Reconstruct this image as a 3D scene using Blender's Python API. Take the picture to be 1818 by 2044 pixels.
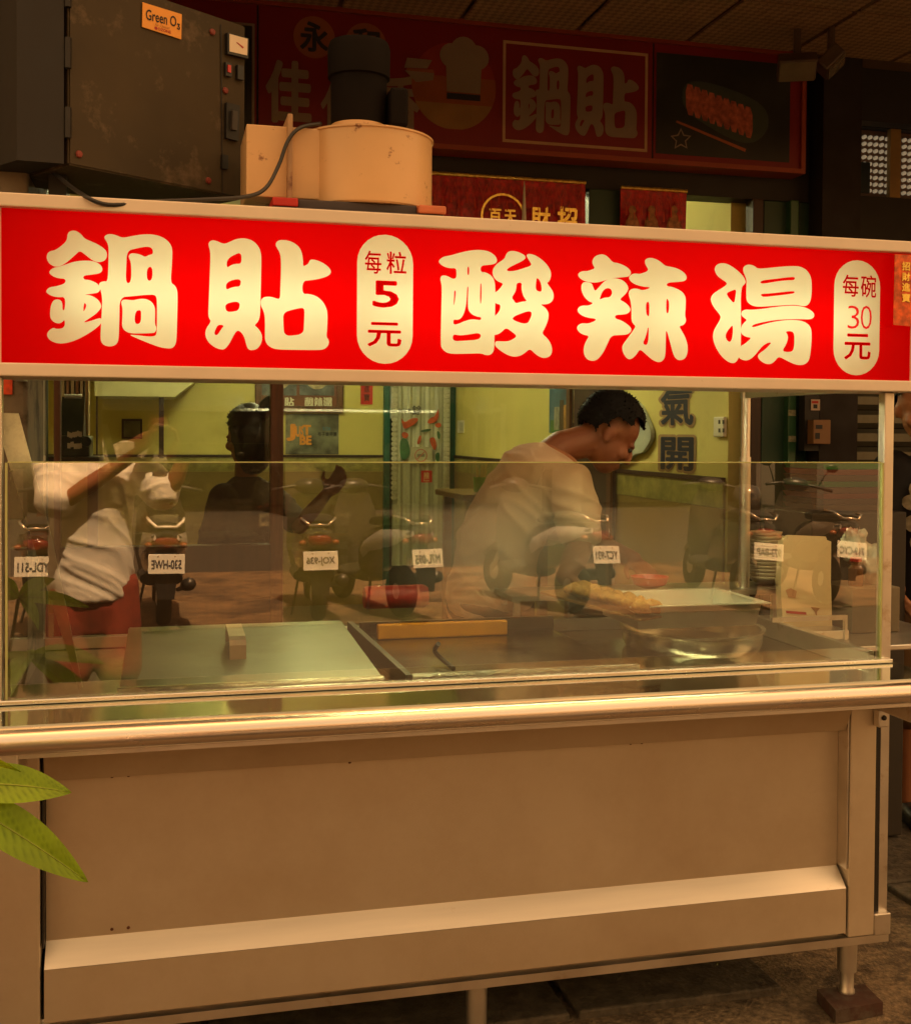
import bpy, bmesh, math, random
import numpy as np
from math import radians, sin, cos, pi, sqrt, atan2
from mathutils import Vector, Matrix, geometry
random.seed(7)
for o in list(bpy.data.objects): bpy.data.objects.remove(o)
SC = bpy.context.scene
COL = SC.collection
# ------------------------------------------------------------------ camera
F, CX, CY = 2300.0, 909.0, 910.0            # pixels of the 1818 x 2044 view of the photograph
YAW, PIT, ROL = radians(14.2), radians(1.15), radians(.39)
CAM = Vector((0, -2.597, 1.5))
RM = Matrix.Rotation(-YAW, 3, 'Z') @ Matrix.Rotation(pi/2-PIT, 3, 'X') @ Matrix.Rotation(ROL, 3, 'Z')
cd = bpy.data.cameras.new('camera'); cam = bpy.data.objects.new('camera', cd); COL.objects.link(cam)
cam.matrix_world = Matrix.Translation(CAM) @ RM.to_4x4()
cd.sensor_fit = 'HORIZONTAL'; cd.sensor_width = 36; cd.lens = 36*F/1818
cd.shift_y = -(1022-CY)/1818; cd.shift_x = 0; cd.clip_start = .02; cd.clip_end = 500
SC.camera = cam
# ------------------------------------------------------------------ world, sun, exposure
SUN_EL, SUN_AZ = radians(66), radians(12)     # the sun stands behind the shop: the cart is in open shade, the street beyond is sunlit
w = bpy.data.worlds.new('World'); SC.world = w; w.use_nodes = True
nt = w.node_tree; bg = nt.nodes['Background']
sky = nt.nodes.new('ShaderNodeTexSky'); sky.sky_type = 'NISHITA'; sky.sun_disc = False
sky.sun_elevation = SUN_EL; sky.sun_rotation = SUN_AZ; sky.dust_density = 4; sky.air_density = 1.2
tint = nt.nodes.new('ShaderNodeMix'); tint.data_type = 'RGBA'; tint.blend_type = 'MULTIPLY'; tint.inputs[0].default_value = 1
tint.inputs[7].default_value = (1.0, .45, .14, 1)    # warm evening-coloured light of the photograph, the same all over the sky
nt.links.new(sky.outputs[0], tint.inputs[6]); nt.links.new(tint.outputs[2], bg.inputs[0]); bg.inputs[1].default_value = .15
sd = bpy.data.lights.new('sun', 'SUN'); sd.energy = 3.2; sd.angle = radians(.6); sd.color = (1, .66, .32)
so = bpy.data.objects.new('sun', sd); COL.objects.link(so)
sdir = Vector((sin(SUN_AZ)*cos(SUN_EL), cos(SUN_AZ)*cos(SUN_EL), sin(SUN_EL)))
so.rotation_euler = sdir.to_track_quat('Z', 'Y').to_euler()
vs = SC.view_settings; vs.view_transform = 'Standard'; vs.look = 'None'; vs.gamma = 1; vs.exposure = 2.42
cy = SC.cycles; cy.use_denoising = True; cy.max_bounces = 8; cy.transparent_max_bounces = 24; cy.glossy_bounces = 5
cy.transmission_bounces = 6; cy.sample_clamp_indirect = 6; cy.caustics_reflective = False; cy.caustics_refractive = False; cy.volume_step_rate = 2; cy.volume_max_steps = 64; cy.volume_bounces = 0

# ------------------------------------------------------------------ pixel -> place helpers
def ray(x, y): return RM @ Vector(((x-CX)/F, -(y-CY)/F, -1))
def PY(x, y, Y=0): r = ray(x, y); return CAM + r*((Y-CAM.y)/r.y)
def PZ(x, y, Z=0): r = ray(x, y); return CAM + r*((Z-CAM.z)/r.z)
def PX(x, y, X): r = ray(x, y); return CAM + r*((X-CAM.x)/r.x)
def PP(x, y, p, n): r = ray(x, y); return CAM + r*((p-CAM).dot(n)/r.dot(n))
def rectY(x0, y0, x1, y1, Y):
    return PY(x0, (y0+y1)/2, Y).x, PY((x0+x1)/2, y1, Y).z, PY(x1, (y0+y1)/2, Y).x, PY((x0+x1)/2, y0, Y).z   # X0,Z0,X1,Z1

# ------------------------------------------------------------------ materials
MATS = {}
def M(name, col, rough=.6, metal=0, var=.12, scale=12, bump=0, bscale=60, spec=.5, stretch=None, coat=0, dirt=None, dscale=5, dlim=(.55, .7), trans=0):
    if name in MATS: return MATS[name]
    m = bpy.data.materials.new(name); m.use_nodes = True; n = m.node_tree; L = n.links
    b = n.nodes['Principled BSDF']
    b.inputs['Roughness'].default_value = rough; b.inputs['Metallic'].default_value = metal
    b.inputs['Specular IOR Level'].default_value = spec; b.inputs['Coat Weight'].default_value = coat
    tc = n.nodes.new('ShaderNodeTexCoord'); mp = n.nodes.new('ShaderNodeMapping'); L.new(tc.outputs['Object'], mp.inputs[0])
    if stretch: mp.inputs['Scale'].default_value = stretch
    ns = n.nodes.new('ShaderNodeTexNoise'); ns.inputs['Scale'].default_value = scale; ns.inputs['Detail'].default_value = 6
    L.new(mp.outputs[0], ns.inputs['Vector'])
    rp = n.nodes.new('ShaderNodeValToRGB'); L.new(ns.outputs['Fac'], rp.inputs[0])
    c = Vector(col[:3]); rp.color_ramp.elements[0].position = .3; rp.color_ramp.elements[1].position = .7
    rp.color_ramp.elements[0].color = (*(c*(1-var)), 1); rp.color_ramp.elements[1].color = (*[min(1, k*(1+var)) for k in c], 1)
    out = rp.outputs[0]
    if dirt:
        n2 = n.nodes.new('ShaderNodeTexNoise'); n2.inputs['Scale'].default_value = dscale; n2.inputs['Detail'].default_value = 9
        n2.inputs['Roughness'].default_value = .7; L.new(tc.outputs['Object'], n2.inputs['Vector'])
        r2 = n.nodes.new('ShaderNodeValToRGB'); r2.color_ramp.elements[0].position = dlim[0]; r2.color_ramp.elements[1].position = dlim[1]
        L.new(n2.outputs['Fac'], r2.inputs[0])
        mx = n.nodes.new('ShaderNodeMix'); mx.data_type = 'RGBA'; L.new(r2.outputs[0], mx.inputs[0]); L.new(out, mx.inputs[6]); mx.inputs[7].default_value = (*dirt, 1)
        out = mx.outputs[2]
    L.new(out, b.inputs['Base Color'])
    rr = n.nodes.new('ShaderNodeMapRange'); rr.inputs[3].default_value = max(0, rough*.8); rr.inputs[4].default_value = min(1, rough*1.25)
    L.new(ns.outputs['Fac'], rr.inputs[0]); L.new(rr.outputs[0], b.inputs['Roughness'])
    if bump:
        n3 = n.nodes.new('ShaderNodeTexNoise'); n3.inputs['Scale'].default_value = bscale; n3.inputs['Detail'].default_value = 5
        L.new(mp.outputs[0], n3.inputs['Vector'])
        bp = n.nodes.new('ShaderNodeBump'); bp.inputs['Strength'].default_value = bump; bp.inputs['Distance'].default_value = .01
        L.new(n3.outputs['Fac'], bp.inputs['Height']); L.new(bp.outputs[0], b.inputs['Normal'])
    if trans: b.inputs['Subsurface Weight'].default_value = trans; b.inputs['Subsurface Radius'].default_value = (.01, .01, .005)
    MATS[name] = m; return m
def emit(name, col, s):
    if name in MATS: return MATS[name]
    m = bpy.data.materials.new(name); m.use_nodes = True; n = m.node_tree
    n.nodes.remove(n.nodes['Principled BSDF']); e = n.nodes.new('ShaderNodeEmission'); e.inputs[0].default_value = (*col, 1); e.inputs[1].default_value = s
    n.links.new(e.outputs[0], n.nodes['Material Output'].inputs[0]); MATS[name] = m; return m
def glass(name, refl_ior=1.5, tintc=(.95, .97, .93), dirt=.03, dirtc=(.6, .55, .4), rough=0.0):
    m = bpy.data.materials.new(name); m.use_nodes = True; n = m.node_tree; L = n.links
    n.nodes.remove(n.nodes['Principled BSDF'])
    t = n.nodes.new('ShaderNodeBsdfTransparent'); t.inputs[0].default_value = (*tintc, 1)
    g = n.nodes.new('ShaderNodeBsdfGlossy'); g.inputs['Roughness'].default_value = rough
    fr = n.nodes.new('ShaderNodeFresnel'); fr.inputs[0].default_value = refl_ior
    mx = n.nodes.new('ShaderNodeMixShader'); L.new(fr.outputs[0], mx.inputs[0]); L.new(t.outputs[0], mx.inputs[1]); L.new(g.outputs[0], mx.inputs[2])
    d = n.nodes.new('ShaderNodeBsdfDiffuse'); d.inputs[0].default_value = (*dirtc, 1)
    tc = n.nodes.new('ShaderNodeTexCoord'); ns = n.nodes.new('ShaderNodeTexNoise'); ns.inputs['Scale'].default_value = 3.5; ns.inputs['Detail'].default_value = 5
    mp = n.nodes.new('ShaderNodeMapping'); mp.inputs['Scale'].default_value = (.7, 1, 1.6); L.new(tc.outputs['Object'], mp.inputs[0]); L.new(mp.outputs[0], ns.inputs[0])
    mr = n.nodes.new('ShaderNodeMapRange'); mr.inputs[1].default_value = .35; mr.inputs[2].default_value = .75; mr.inputs[3].default_value = dirt*.3; mr.inputs[4].default_value = dirt*2.2
    L.new(ns.outputs['Fac'], mr.inputs[0])
    m2 = n.nodes.new('ShaderNodeMixShader'); L.new(mr.outputs[0], m2.inputs[0]); L.new(mx.outputs[0], m2.inputs[1]); L.new(d.outputs[0], m2.inputs[2])
    L.new(m2.outputs[0], n.nodes['Material Output'].inputs[0]); MATS[name] = m; return m
def film(name, col):
    m = bpy.data.materials.new(name); m.use_nodes = True; n = m.node_tree; n.nodes.remove(n.nodes['Principled BSDF'])
    t = n.nodes.new('ShaderNodeBsdfTransparent'); t.inputs[0].default_value = (*col, 1); n.links.new(t.outputs[0], n.nodes['Material Output'].inputs[0]); MATS[name] = m; return m
def translucent(name, col, frac=.8):
    m = bpy.data.materials.new(name); m.use_nodes = True; n = m.node_tree; L = n.links
    b = n.nodes['Principled BSDF']; b.inputs['Base Color'].default_value = (*col, 1); b.inputs['Roughness'].default_value = .35
    t = n.nodes.new('ShaderNodeBsdfTranslucent'); t.inputs[0].default_value = (*col, 1)
    mx = n.nodes.new('ShaderNodeMixShader'); mx.inputs[0].default_value = frac
    L.new(b.outputs[0], mx.inputs[1]); L.new(t.outputs[0], mx.inputs[2]); L.new(mx.outputs[0], n.nodes['Material Output'].inputs[0])
    MATS[name] = m; return m

# ------------------------------------------------------------------ mesh helpers
def bm_new(): return bmesh.new()
def box(bm, x0, y0, z0, x1, y1, z1, bev=0):
    m = Matrix.Translation(((x0+x1)/2, (y0+y1)/2, (z0+z1)/2)) @ Matrix.Diagonal((abs(x1-x0), abs(y1-y0), abs(z1-z0), 1))
    r = bmesh.ops.create_cube(bm, size=1, matrix=m)
    if bev:
        es = list({e for v in r['verts'] for e in v.link_edges}); bmesh.ops.bevel(bm, geom=es, offset=bev, segments=2, affect='EDGES', profile=.5)
    return bm
def obox(bm, c, ax, ay, az, bev=0):
    """box from centre and three half-axis vectors"""
    ax, ay, az = Vector(ax), Vector(ay), Vector(az)
    m = Matrix.Translation(c) @ Matrix((ax*2, ay*2, az*2)).transposed().to_4x4()
    r = bmesh.ops.create_cube(bm, size=1, matrix=m)
    if bev:
        es = list({e for v in r['verts'] for e in v.link_edges}); bmesh.ops.bevel(bm, geom=es, offset=bev, segments=2, affect='EDGES', profile=.5)
    return bm
def hexa(bm, p):
    """8 points: 4 front (ccw) then 4 back"""
    v = [bm.verts.new(q) for q in p]
    for f in ((0, 1, 2, 3), (7, 6, 5, 4), (0, 4, 5, 1), (1, 5, 6, 2), (2, 6, 7, 3), (3, 7, 4, 0)): bm.faces.new([v[i] for i in f])
    bmesh.ops.recalc_face_normals(bm, faces=bm.faces); return bm
def frame_at(d, up=Vector((0, 0, 1))):
    d = d.normalized()
    if abs(d.dot(up)) > .98: up = Vector((1, 0, 0))
    s = d.cross(up).normalized(); u = s.cross(d); return s, u
def tube(bm, pts, r, seg=10, cap=True, flat=1.0):
    pts = [Vector(p) for p in pts]; n = len(pts); rs = r if isinstance(r, (list, tuple)) else [r]*n; rings = []
    s0 = None
    for i, p in enumerate(pts):
        d = (pts[min(i+1, n-1)]-pts[max(i-1, 0)])
        if s0 is None: s, u = frame_at(d)
        else:
            u = s0.cross(d.normalized()).normalized() if False else None
            s = (s0 - d.normalized()*s0.dot(d.normalized())).normalized(); u = s.cross(d.normalized())
        s0 = s
        rings.append([bm.verts.new(p+(s*cos(2*pi*k/seg)+u*sin(2*pi*k/seg)*flat)*rs[i]) for k in range(seg)])
    for a, b in zip(rings, rings[1:]):
        for k in range(seg): bm.faces.new((a[k], a[(k+1) % seg], b[(k+1) % seg], b[k]))
    if cap: bm.faces.new(rings[0][::-1]); bm.faces.new(rings[-1])
    bmesh.ops.recalc_face_normals(bm, faces=bm.faces); return bm
def lathe(bm, prof, c=(0, 0, 0), seg=28, axis='Z'):
    rings = []
    for r, z in prof:
        ring = []
        for k in range(seg):
            a = 2*pi*k/seg
            v = (r*cos(a), r*sin(a), z) if axis == 'Z' else ((z, r*cos(a), r*sin(a)) if axis == 'X' else (r*cos(a), z, r*sin(a)))
            ring.append(bm.verts.new(Vector(c)+Vector(v)))
        rings.append(ring)
    for a, b in zip(rings, rings[1:]):
        for k in range(seg): bm.faces.new((a[k], a[(k+1) % seg], b[(k+1) % seg], b[k]))
    if prof[0][0] > 1e-5: bm.faces.new(rings[0][::-1])
    if prof[-1][0] > 1e-5: bm.faces.new(rings[-1])
    bmesh.ops.remove_doubles(bm, verts=bm.verts, dist=1e-6); bmesh.ops.recalc_face_normals(bm, faces=bm.faces); return bm
def prism(bm, poly, ext):
    """poly: list of 3D points (planar), ext: vector"""
    a = [bm.verts.new(Vector(p)) for p in poly]; b = [bm.verts.new(Vector(p)+Vector(ext)) for p in poly]; n = len(a)
    bm.faces.new(a); bm.faces.new(b[::-1])
    for i in range(n): bm.faces.new((a[i], b[i], b[(i+1) % n], a[(i+1) % n]))
    bmesh.ops.recalc_face_normals(bm, faces=bm.faces); return bm
def loft(bm, rings, cap=True):
    R = [[bm.verts.new(Vector(p)) for p in r] for r in rings]; n = len(R[0])
    for a, b in zip(R, R[1:]):
        for k in range(n): bm.faces.new((a[k], a[(k+1) % n], b[(k+1) % n], b[k]))
    if cap: bm.faces.new(R[0][::-1]); bm.faces.new(R[-1])
    bmesh.ops.recalc_face_normals(bm, faces=bm.faces); return bm

def world_of(o):
    m = Matrix.Identity(4)
    while o is not None:
        m = (o.matrix_parent_inverse if o.parent else Matrix.Identity(4)) @ o.matrix_basis @ m; o = o.parent
    return m
def link(name, me, mat, parent=None, smooth=False, local=False):
    o = bpy.data.objects.new(name, me); COL.objects.link(o)
    if mat is not None and not me.materials: me.materials.append(mat)
    if smooth:
        for p in me.polygons: p.use_smooth = True
    if parent is not None:
        o.parent = parent
        if not local: o.matrix_parent_inverse = world_of(parent).inverted()
    return o
def obj(name, bm, mat, parent=None, smooth=False, local=False, angle=None):
    me = bpy.data.meshes.new(name); bm.to_mesh(me); bm.free()
    o = link(name, me, mat, parent, smooth or angle is not None, local)
    if angle is not None:
        me.set_sharp_from_angle(angle=radians(angle))
    return o
def tag(o, label=None, cat=None, group=None, kind=None):
    if label: o['label'] = label
    if cat: o['category'] = cat
    if group: o['group'] = group
    if kind: o['kind'] = kind
    return o
def thing(name, label, cat, loc=(0, 0, 0), group=None):
    o = bpy.data.objects.new(name, None); COL.objects.link(o); o.location = loc; o.empty_display_size = .1
    return tag(o, label, cat, group)
def struct(name, bm, mat, parent=None): 
    o = obj(name, bm, mat, parent)
    if parent is None: o['kind'] = 'structure'
    return o
def copytree(o, parent=None, label=None):
    c = o.copy(); COL.objects.link(c)
    if parent is not None: c.parent = parent
    if label: c['label'] = label
    for ch in list(o.children): copytree(ch, c)
    return c
def smoothpoly(p, it=2):
    p = [Vector(q).to_2d() if len(q) > 2 else Vector(q) for q in p]
    for _ in range(it):
        q = []
        for i in range(len(p)):
            a, b = p[i], p[(i+1) % len(p)]
            q += [a*.75+b*.25, a*.25+b*.75]
        p = q
    return p
def inpoly(pt, poly):
    x, y = pt; c = False; n = len(poly); j = n-1
    for i in range(n):
        xi, yi = poly[i]; xj, yj = poly[j]
        if (yi > y) != (yj > y) and x < (xj-xi)*(y-yi)/(yj-yi)+xi: c = not c
        j = i
    return c
def cdt_split(outer, comps):
    """plane figure cut along glyph outlines: returns verts, tris inside the glyphs, tris outside them. comps: [[outer, hole, ...], ...]"""
    loops = [outer]+[l for c in comps for l in c]; v = []; e = []
    for l in loops:
        b = len(v); v += [Vector(p) for p in l]; e += [(b+i, b+(i+1) % len(l)) for i in range(len(l))]
    vo, _, fo, _, _, _ = geometry.delaunay_2d_cdt(v, e, [], 0, 1e-6)
    ins, out = [], []
    bbs = [(min(p[0] for p in c[0]), max(p[0] for p in c[0]), min(p[1] for p in c[0]), max(p[1] for p in c[0])) for c in comps]
    for f in fo:
        ctr = (sum(vo[i].x for i in f)/len(f), sum(vo[i].y for i in f)/len(f))
        if not inpoly(ctr, outer): continue
        hit = False
        for c, bb in zip(comps, bbs):
            if bb[0] <= ctr[0] <= bb[1] and bb[2] <= ctr[1] <= bb[3] and inpoly(ctr, c[0]) and not any(inpoly(ctr, h) for h in c[1:]): hit = True; break
        (ins if hit else out).append(f)
    return vo, ins, out
def flat_obj(name, vo, tris, xf, mat, parent=None):
    used = sorted({i for f in tris for i in f}); ix = {k: j for j, k in enumerate(used)}
    me = bpy.data.meshes.new(name); me.from_pydata([xf(vo[i]) for i in used], [], [[ix[i] for i in f] for f in tris])
    return link(name, me, mat, parent)
def shape(name, comps, xf, mat, parent=None):
    xs = [p[0] for c in comps for p in c[0]]; ys = [p[1] for c in comps for p in c[0]]
    a, b, c_, d = min(xs)-1, max(xs)+1, min(ys)-1, max(ys)+1
    vo, ins, _ = cdt_split([(a, c_), (b, c_), (b, d), (a, d)], comps)
    return flat_obj(name, vo, ins, xf, mat, parent)
def text_raw(s, bold=0, spacing=1):
    cu = bpy.data.curves.new('t', 'FONT'); cu.body = s; cu.size = 1; cu.offset = bold; cu.space_character = spacing; cu.resolution_u = 3
    o = bpy.data.objects.new('t', cu); COL.objects.link(o)
    dg = bpy.context.evaluated_depsgraph_get(); dg.update(); me = bpy.data.meshes.new_from_object(o.evaluated_get(dg))
    bpy.data.objects.remove(o); bpy.data.curves.remove(cu); return me
def text(name, s, org, u, v, mat, parent=None, bold=0, keep=True, local=False):
    """lettering whose bounding box fills the parallelogram org + u + v; bold thickens the strokes with round copies of the glyphs"""
    me = text_raw(s, min(bold, 0)); co = [x.co.copy() for x in me.vertices]; fs = [tuple(p.vertices) for p in me.polygons]
    bpy.data.meshes.remove(me)
    if bold > 0:
        n = 8 if bold < .03 else 14; base = co; bf = fs; co = list(base); fs = list(bf)
        for k in range(n):
            d = Vector((cos(2*pi*k/n), sin(2*pi*k/n), 0))*bold+Vector((0, 0, 1e-5*(k+1))); b0 = len(co)
            co += [c+d for c in base]; fs += [tuple(i+b0 for i in f) for f in bf]
    x0, x1 = min(c.x for c in co), max(c.x for c in co); y0, y1 = min(c.y for c in co), max(c.y for c in co)
    org, u, v = Vector(org), Vector(u), Vector(v); nn = u.cross(v).normalized()
    me = bpy.data.meshes.new(name); me.from_pydata([org+u*((c.x-x0)/(x1-x0))+v*((c.y-y0)/max(1e-6, y1-y0))+nn*c.z*2 for c in co], [], fs)
    return link(name, me, mat, parent, local=local)
def tri_on(name, polys, xf, mat, parent=None): return shape(name, [[p] for p in polys], xf, mat, parent)
def circ(cx, cy_, r, n=32, ry=None): return [(cx+r*cos(2*pi*k/n), cy_+(ry or r)*sin(2*pi*k/n)) for k in range(n)]
def pill(x0, y0, x1, y1, n=14):
    r = abs(x1-x0)/2; c = (x0+x1)/2; lo, hi = min(y0, y1)+r, max(y0, y1)-r
    return [(c+r*cos(pi*k/n), hi+r*sin(pi*k/n)) for k in range(n+1)]+[(c-r*cos(pi*k/n), lo-r*sin(pi*k/n)) for k in range(n+1)]
# ------------------------------------------------------------------ materials used
steel = M('steel', (.62, .58, .52), .34, 1, var=.10, scale=3, bump=.02, bscale=90, stretch=(1, 1, 14), dirt=(.42, .33, .22), dscale=2.5, dlim=(.5, .85))
steel_panel = M('steel_panel', (.66, .57, .44), .36, .62, var=.07, scale=.9, bump=.04, bscale=3.5, dirt=(.52, .41, .28), dscale=1.4, dlim=(.42, .78))  # large blotches paint in uneven reflections along with real smudges
steel_bright = M('steel_bright', (.86, .82, .74), .26, 1, var=.08, scale=5, stretch=(1, 8, 8))
steel_mirror = M('steel_mirror', (.50, .52, .44), .07, 1, var=.15, scale=4)
steel_strip_skylit = M('steel_strip_skylit', (.92, .86, .74), .42, 1, var=.06, scale=5, stretch=(.4, 6, 6), dirt=(.55, .42, .25), dscale=5, dlim=(.66, .8))  # brightened panel steel: sky light on the slanted face is put into the colour
steel_pan = M('steel_pan', (.88, .84, .72), .30, .35, var=.10, scale=7)
steel_edge = M('steel_edge', (.72, .68, .62), .38, 1, var=.12, scale=6, dirt=(.45, .33, .2), dscale=9, dlim=(.6, .75))
white_alu = M('white_frame', (.82, .70, .58), .5, 0, var=.05, scale=8, dirt=(.5, .40, .28), dscale=14, dlim=(.64, .78))
griddle_top = M('griddle_lid', (.30, .31, .24), .42, 1, var=.2, scale=5, dirt=(.25, .22, .14), dscale=4, dlim=(.5, .8))
griddle_dark = M('griddle_iron', (.10, .085, .07), .28, 1, var=.3, scale=7, dirt=(.05, .03, .02), dscale=5)
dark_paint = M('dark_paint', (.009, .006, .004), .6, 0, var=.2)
black = M('black_plastic', (.012, .011, .010), .4)
rubber = M('rubber', (.015, .014, .013), .75)
green_paint = M('green_paint', (.012, .045, .022), .5, 0, var=.2, scale=6)
wood = M('brown_wood', (.12, .045, .018), .5, 0, var=.35, scale=8, stretch=(6, 6, .5))
wood_dark = M('dark_wood', (.035, .014, .008), .5, 0, var=.3, scale=8, stretch=(6, 6, .5))
red_paint = M('red_paint', (.42, .012, .008), .5, 0, var=.1)
cream_paint = M('cream_paint', (.62, .39, .19), .34, 0, var=.10, scale=4, dirt=(.20, .07, .025), dscale=15, dlim=(.60, .66))
wall_yellow = M('wall_yellow', (.62, .54, .17), .75, 0, var=.08, scale=2.0, dirt=(.50, .42, .12), dscale=1.2)
wall_white = M('wall_cream', (.72, .67, .36), .75, 0, var=.05)
ivory = M('ivory', (.70, .66, .52), .5)
gold = M('gold_foil', (.85, .55, .12), .3, .8, var=.3, scale=60)
red_satin = M('red_satin', (.45, .010, .010), .42, 0, var=.45, scale=40, bump=.3, bscale=90)
paper_red = M('red_paper', (.55, .02, .012), .6, 0, var=.1)
ink = M('black_ink', (.01, .01, .012), .6)
concrete = M('stained_concrete', (.20, .155, .105), .85, 0, var=.35, scale=5, bump=.5, bscale=30, dirt=(.05, .035, .02), dscale=6, dlim=(.5, .62))

# ------------------------------------------------------------------ hand-drawn sign characters (outline, then counters)
def G(ox, oy, sc, comps): return [[smoothpoly([((ox+x*sc)/1.7926, (oy+y*sc)/1.7926) for x, y in l], 2) for l in c] for c in comps]
GUO = G(150, 800, 510/1818, [
 [[(60,410),(75,370),(110,345),(160,340),(230,295),(295,240),(320,200),(325,140),(345,100),(390,83),(440,90),(500,130),(545,190),(620,220),(720,265),(800,320),(832,370),(828,430),(800,470),(750,488),(700,488),(640,465),(560,400),(485,342),(430,390),(350,465),(270,525),(200,550),(140,540),(85,500),(62,450)]],
 [[(92,620),(110,585),(160,557),(220,547),(300,520),(400,485),(520,468),(620,470),(700,490),(755,530),(775,580),(760,615),(720,637),(620,650),(525,663),(535,712),(600,715),(670,740),(718,772),(748,820),(740,850),(715,880),(640,893),(535,905),(610,910),(680,940),(735,990),(760,1045),(745,1090),(690,1150),(600,1210),(520,1265),(620,1240),(765,1192),(762,1270),(690,1335),(580,1410),(450,1480),(330,1520),(220,1532),(130,1505),(80,1465),(62,1420),(75,1380),(110,1345),(150,1325),(190,1345),(290,1328),(293,1220),(260,1255),(220,1275),(165,1262),(120,1225),(103,1180),(105,1090),(125,1010),(155,972),(195,962),(240,975),(262,1010),(262,1110),(293,1092),(298,933),(220,938),(150,930),(90,905),(52,870),(65,835),(110,805),(190,797),(305,757),(295,700),(220,697),(150,675),(105,645)],
  [(537,1000),(567,1030),(562,1070),(525,1135)]],
 [[(792,180),(805,150),(845,130),(910,133),(970,155),(1035,180),(1150,155),(1300,132),(1420,135),(1520,160),(1600,210),(1650,275),(1665,340),(1660,500),(1640,750),(1690,780),(1722,830),(1732,900),(1725,1200),(1718,1480),(1700,1550),(1660,1590),(1600,1592),(1500,1575),(1350,1520),(1220,1465),(1105,1415),(1200,1420),(1340,1438),(1430,1437),(1465,1410),(1468,1200),(1467,960),(1445,905),(1350,905),(1150,925),(992,938),(988,1200),(980,1470),(960,1530),(910,1562),(850,1567),(790,1550),(755,1510),(745,1440),(755,1275),(765,1100),(770,950),(750,845),(722,780),(745,745),(790,732),(840,737),(848,500),(852,300),(835,240)],
  [(1085,345),(1200,315),(1320,290),(1385,297),(1415,330),(1415,388),(1370,395),(1318,425),(1265,395),(1200,378),(1140,375),(1108,400),(1108,435),(1140,500),(1140,750),(1070,760),(1075,550)],
  [(1340,555),(1412,548),(1408,722),(1337,727)]],
 [[(1010,1010),(1022,975),(1060,965),(1160,978),(1230,960),(1290,955),(1350,965),(1405,1000),(1440,1060),(1445,1130),(1440,1285),(1462,1320),(1455,1370),(1430,1395),(1300,1400),(1150,1400),(1090,1385),(1040,1350),(1020,1300),(1025,1200),(1030,1080)],
  [(1190,1117),(1252,1098),(1267,1130),(1262,1275),(1180,1280)]]])
TIE = G(720, 840, 480/1818, [
 [[(97,140),(105,95),(145,70),(200,77),(310,125),(380,95),(470,55),(560,42),(650,55),(730,100),(785,170),(812,250),(815,350),(808,700),(800,1000),(795,1100),(770,1180),(718,1225),(770,1265),(815,1330),(828,1400),(810,1480),(760,1545),(690,1565),(640,1555),(612,1500),(590,1400),(555,1335),(520,1302),(485,1298),(450,1340),(410,1420),(370,1490),(320,1550),(270,1555),(190,1530),(110,1470),(65,1400),(52,1330),(70,1260),(135,1175),(100,1120),(95,1050),(110,700),(125,300),(120,210)],
  [(350,322),(500,242),(535,255),(547,300),(542,390),(470,390),(410,405),(343,450)], [(341,633),(538,585),(533,697),(460,700),(400,715),(333,748)],
  [(328,928),(525,893),(515,1020),(420,1042),(360,1042),(328,1012)], [(228,1215),(314,1224),(270,1280),(230,1345),(200,1362),(176,1340),(190,1285)]],
 [[(1007,140),(1015,100),(1050,72),(1110,67),(1200,80),(1280,120),(1340,180),(1370,260),(1380,350),(1380,428),(1440,400),(1458,375),(1470,342),(1500,330),(1580,345),(1670,390),(1735,445),(1760,490),(1750,530),(1700,565),(1600,595),(1480,615),(1375,622),(1370,800),(1450,798),(1530,815),(1600,855),(1660,920),(1700,1000),(1712,1080),(1708,1250),(1695,1380),(1725,1420),(1732,1460),(1715,1510),(1670,1548),(1600,1562),(1300,1558),(1050,1555),(960,1535),(900,1495),(868,1440),(862,1380),(865,1200),(858,1080),(840,1020),(812,970),(805,910),(815,870),(850,843),(910,835),(970,843),(1030,865),(1070,862),(1072,700),(1082,450),(1078,300),(1060,230),(1035,190)],
  [(1110,1053),(1240,1012),(1350,988),(1388,995),(1400,1030),(1394,1200),(1385,1343),(1200,1370),(1150,1357),(1120,1322),(1113,1200)]]])
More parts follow.
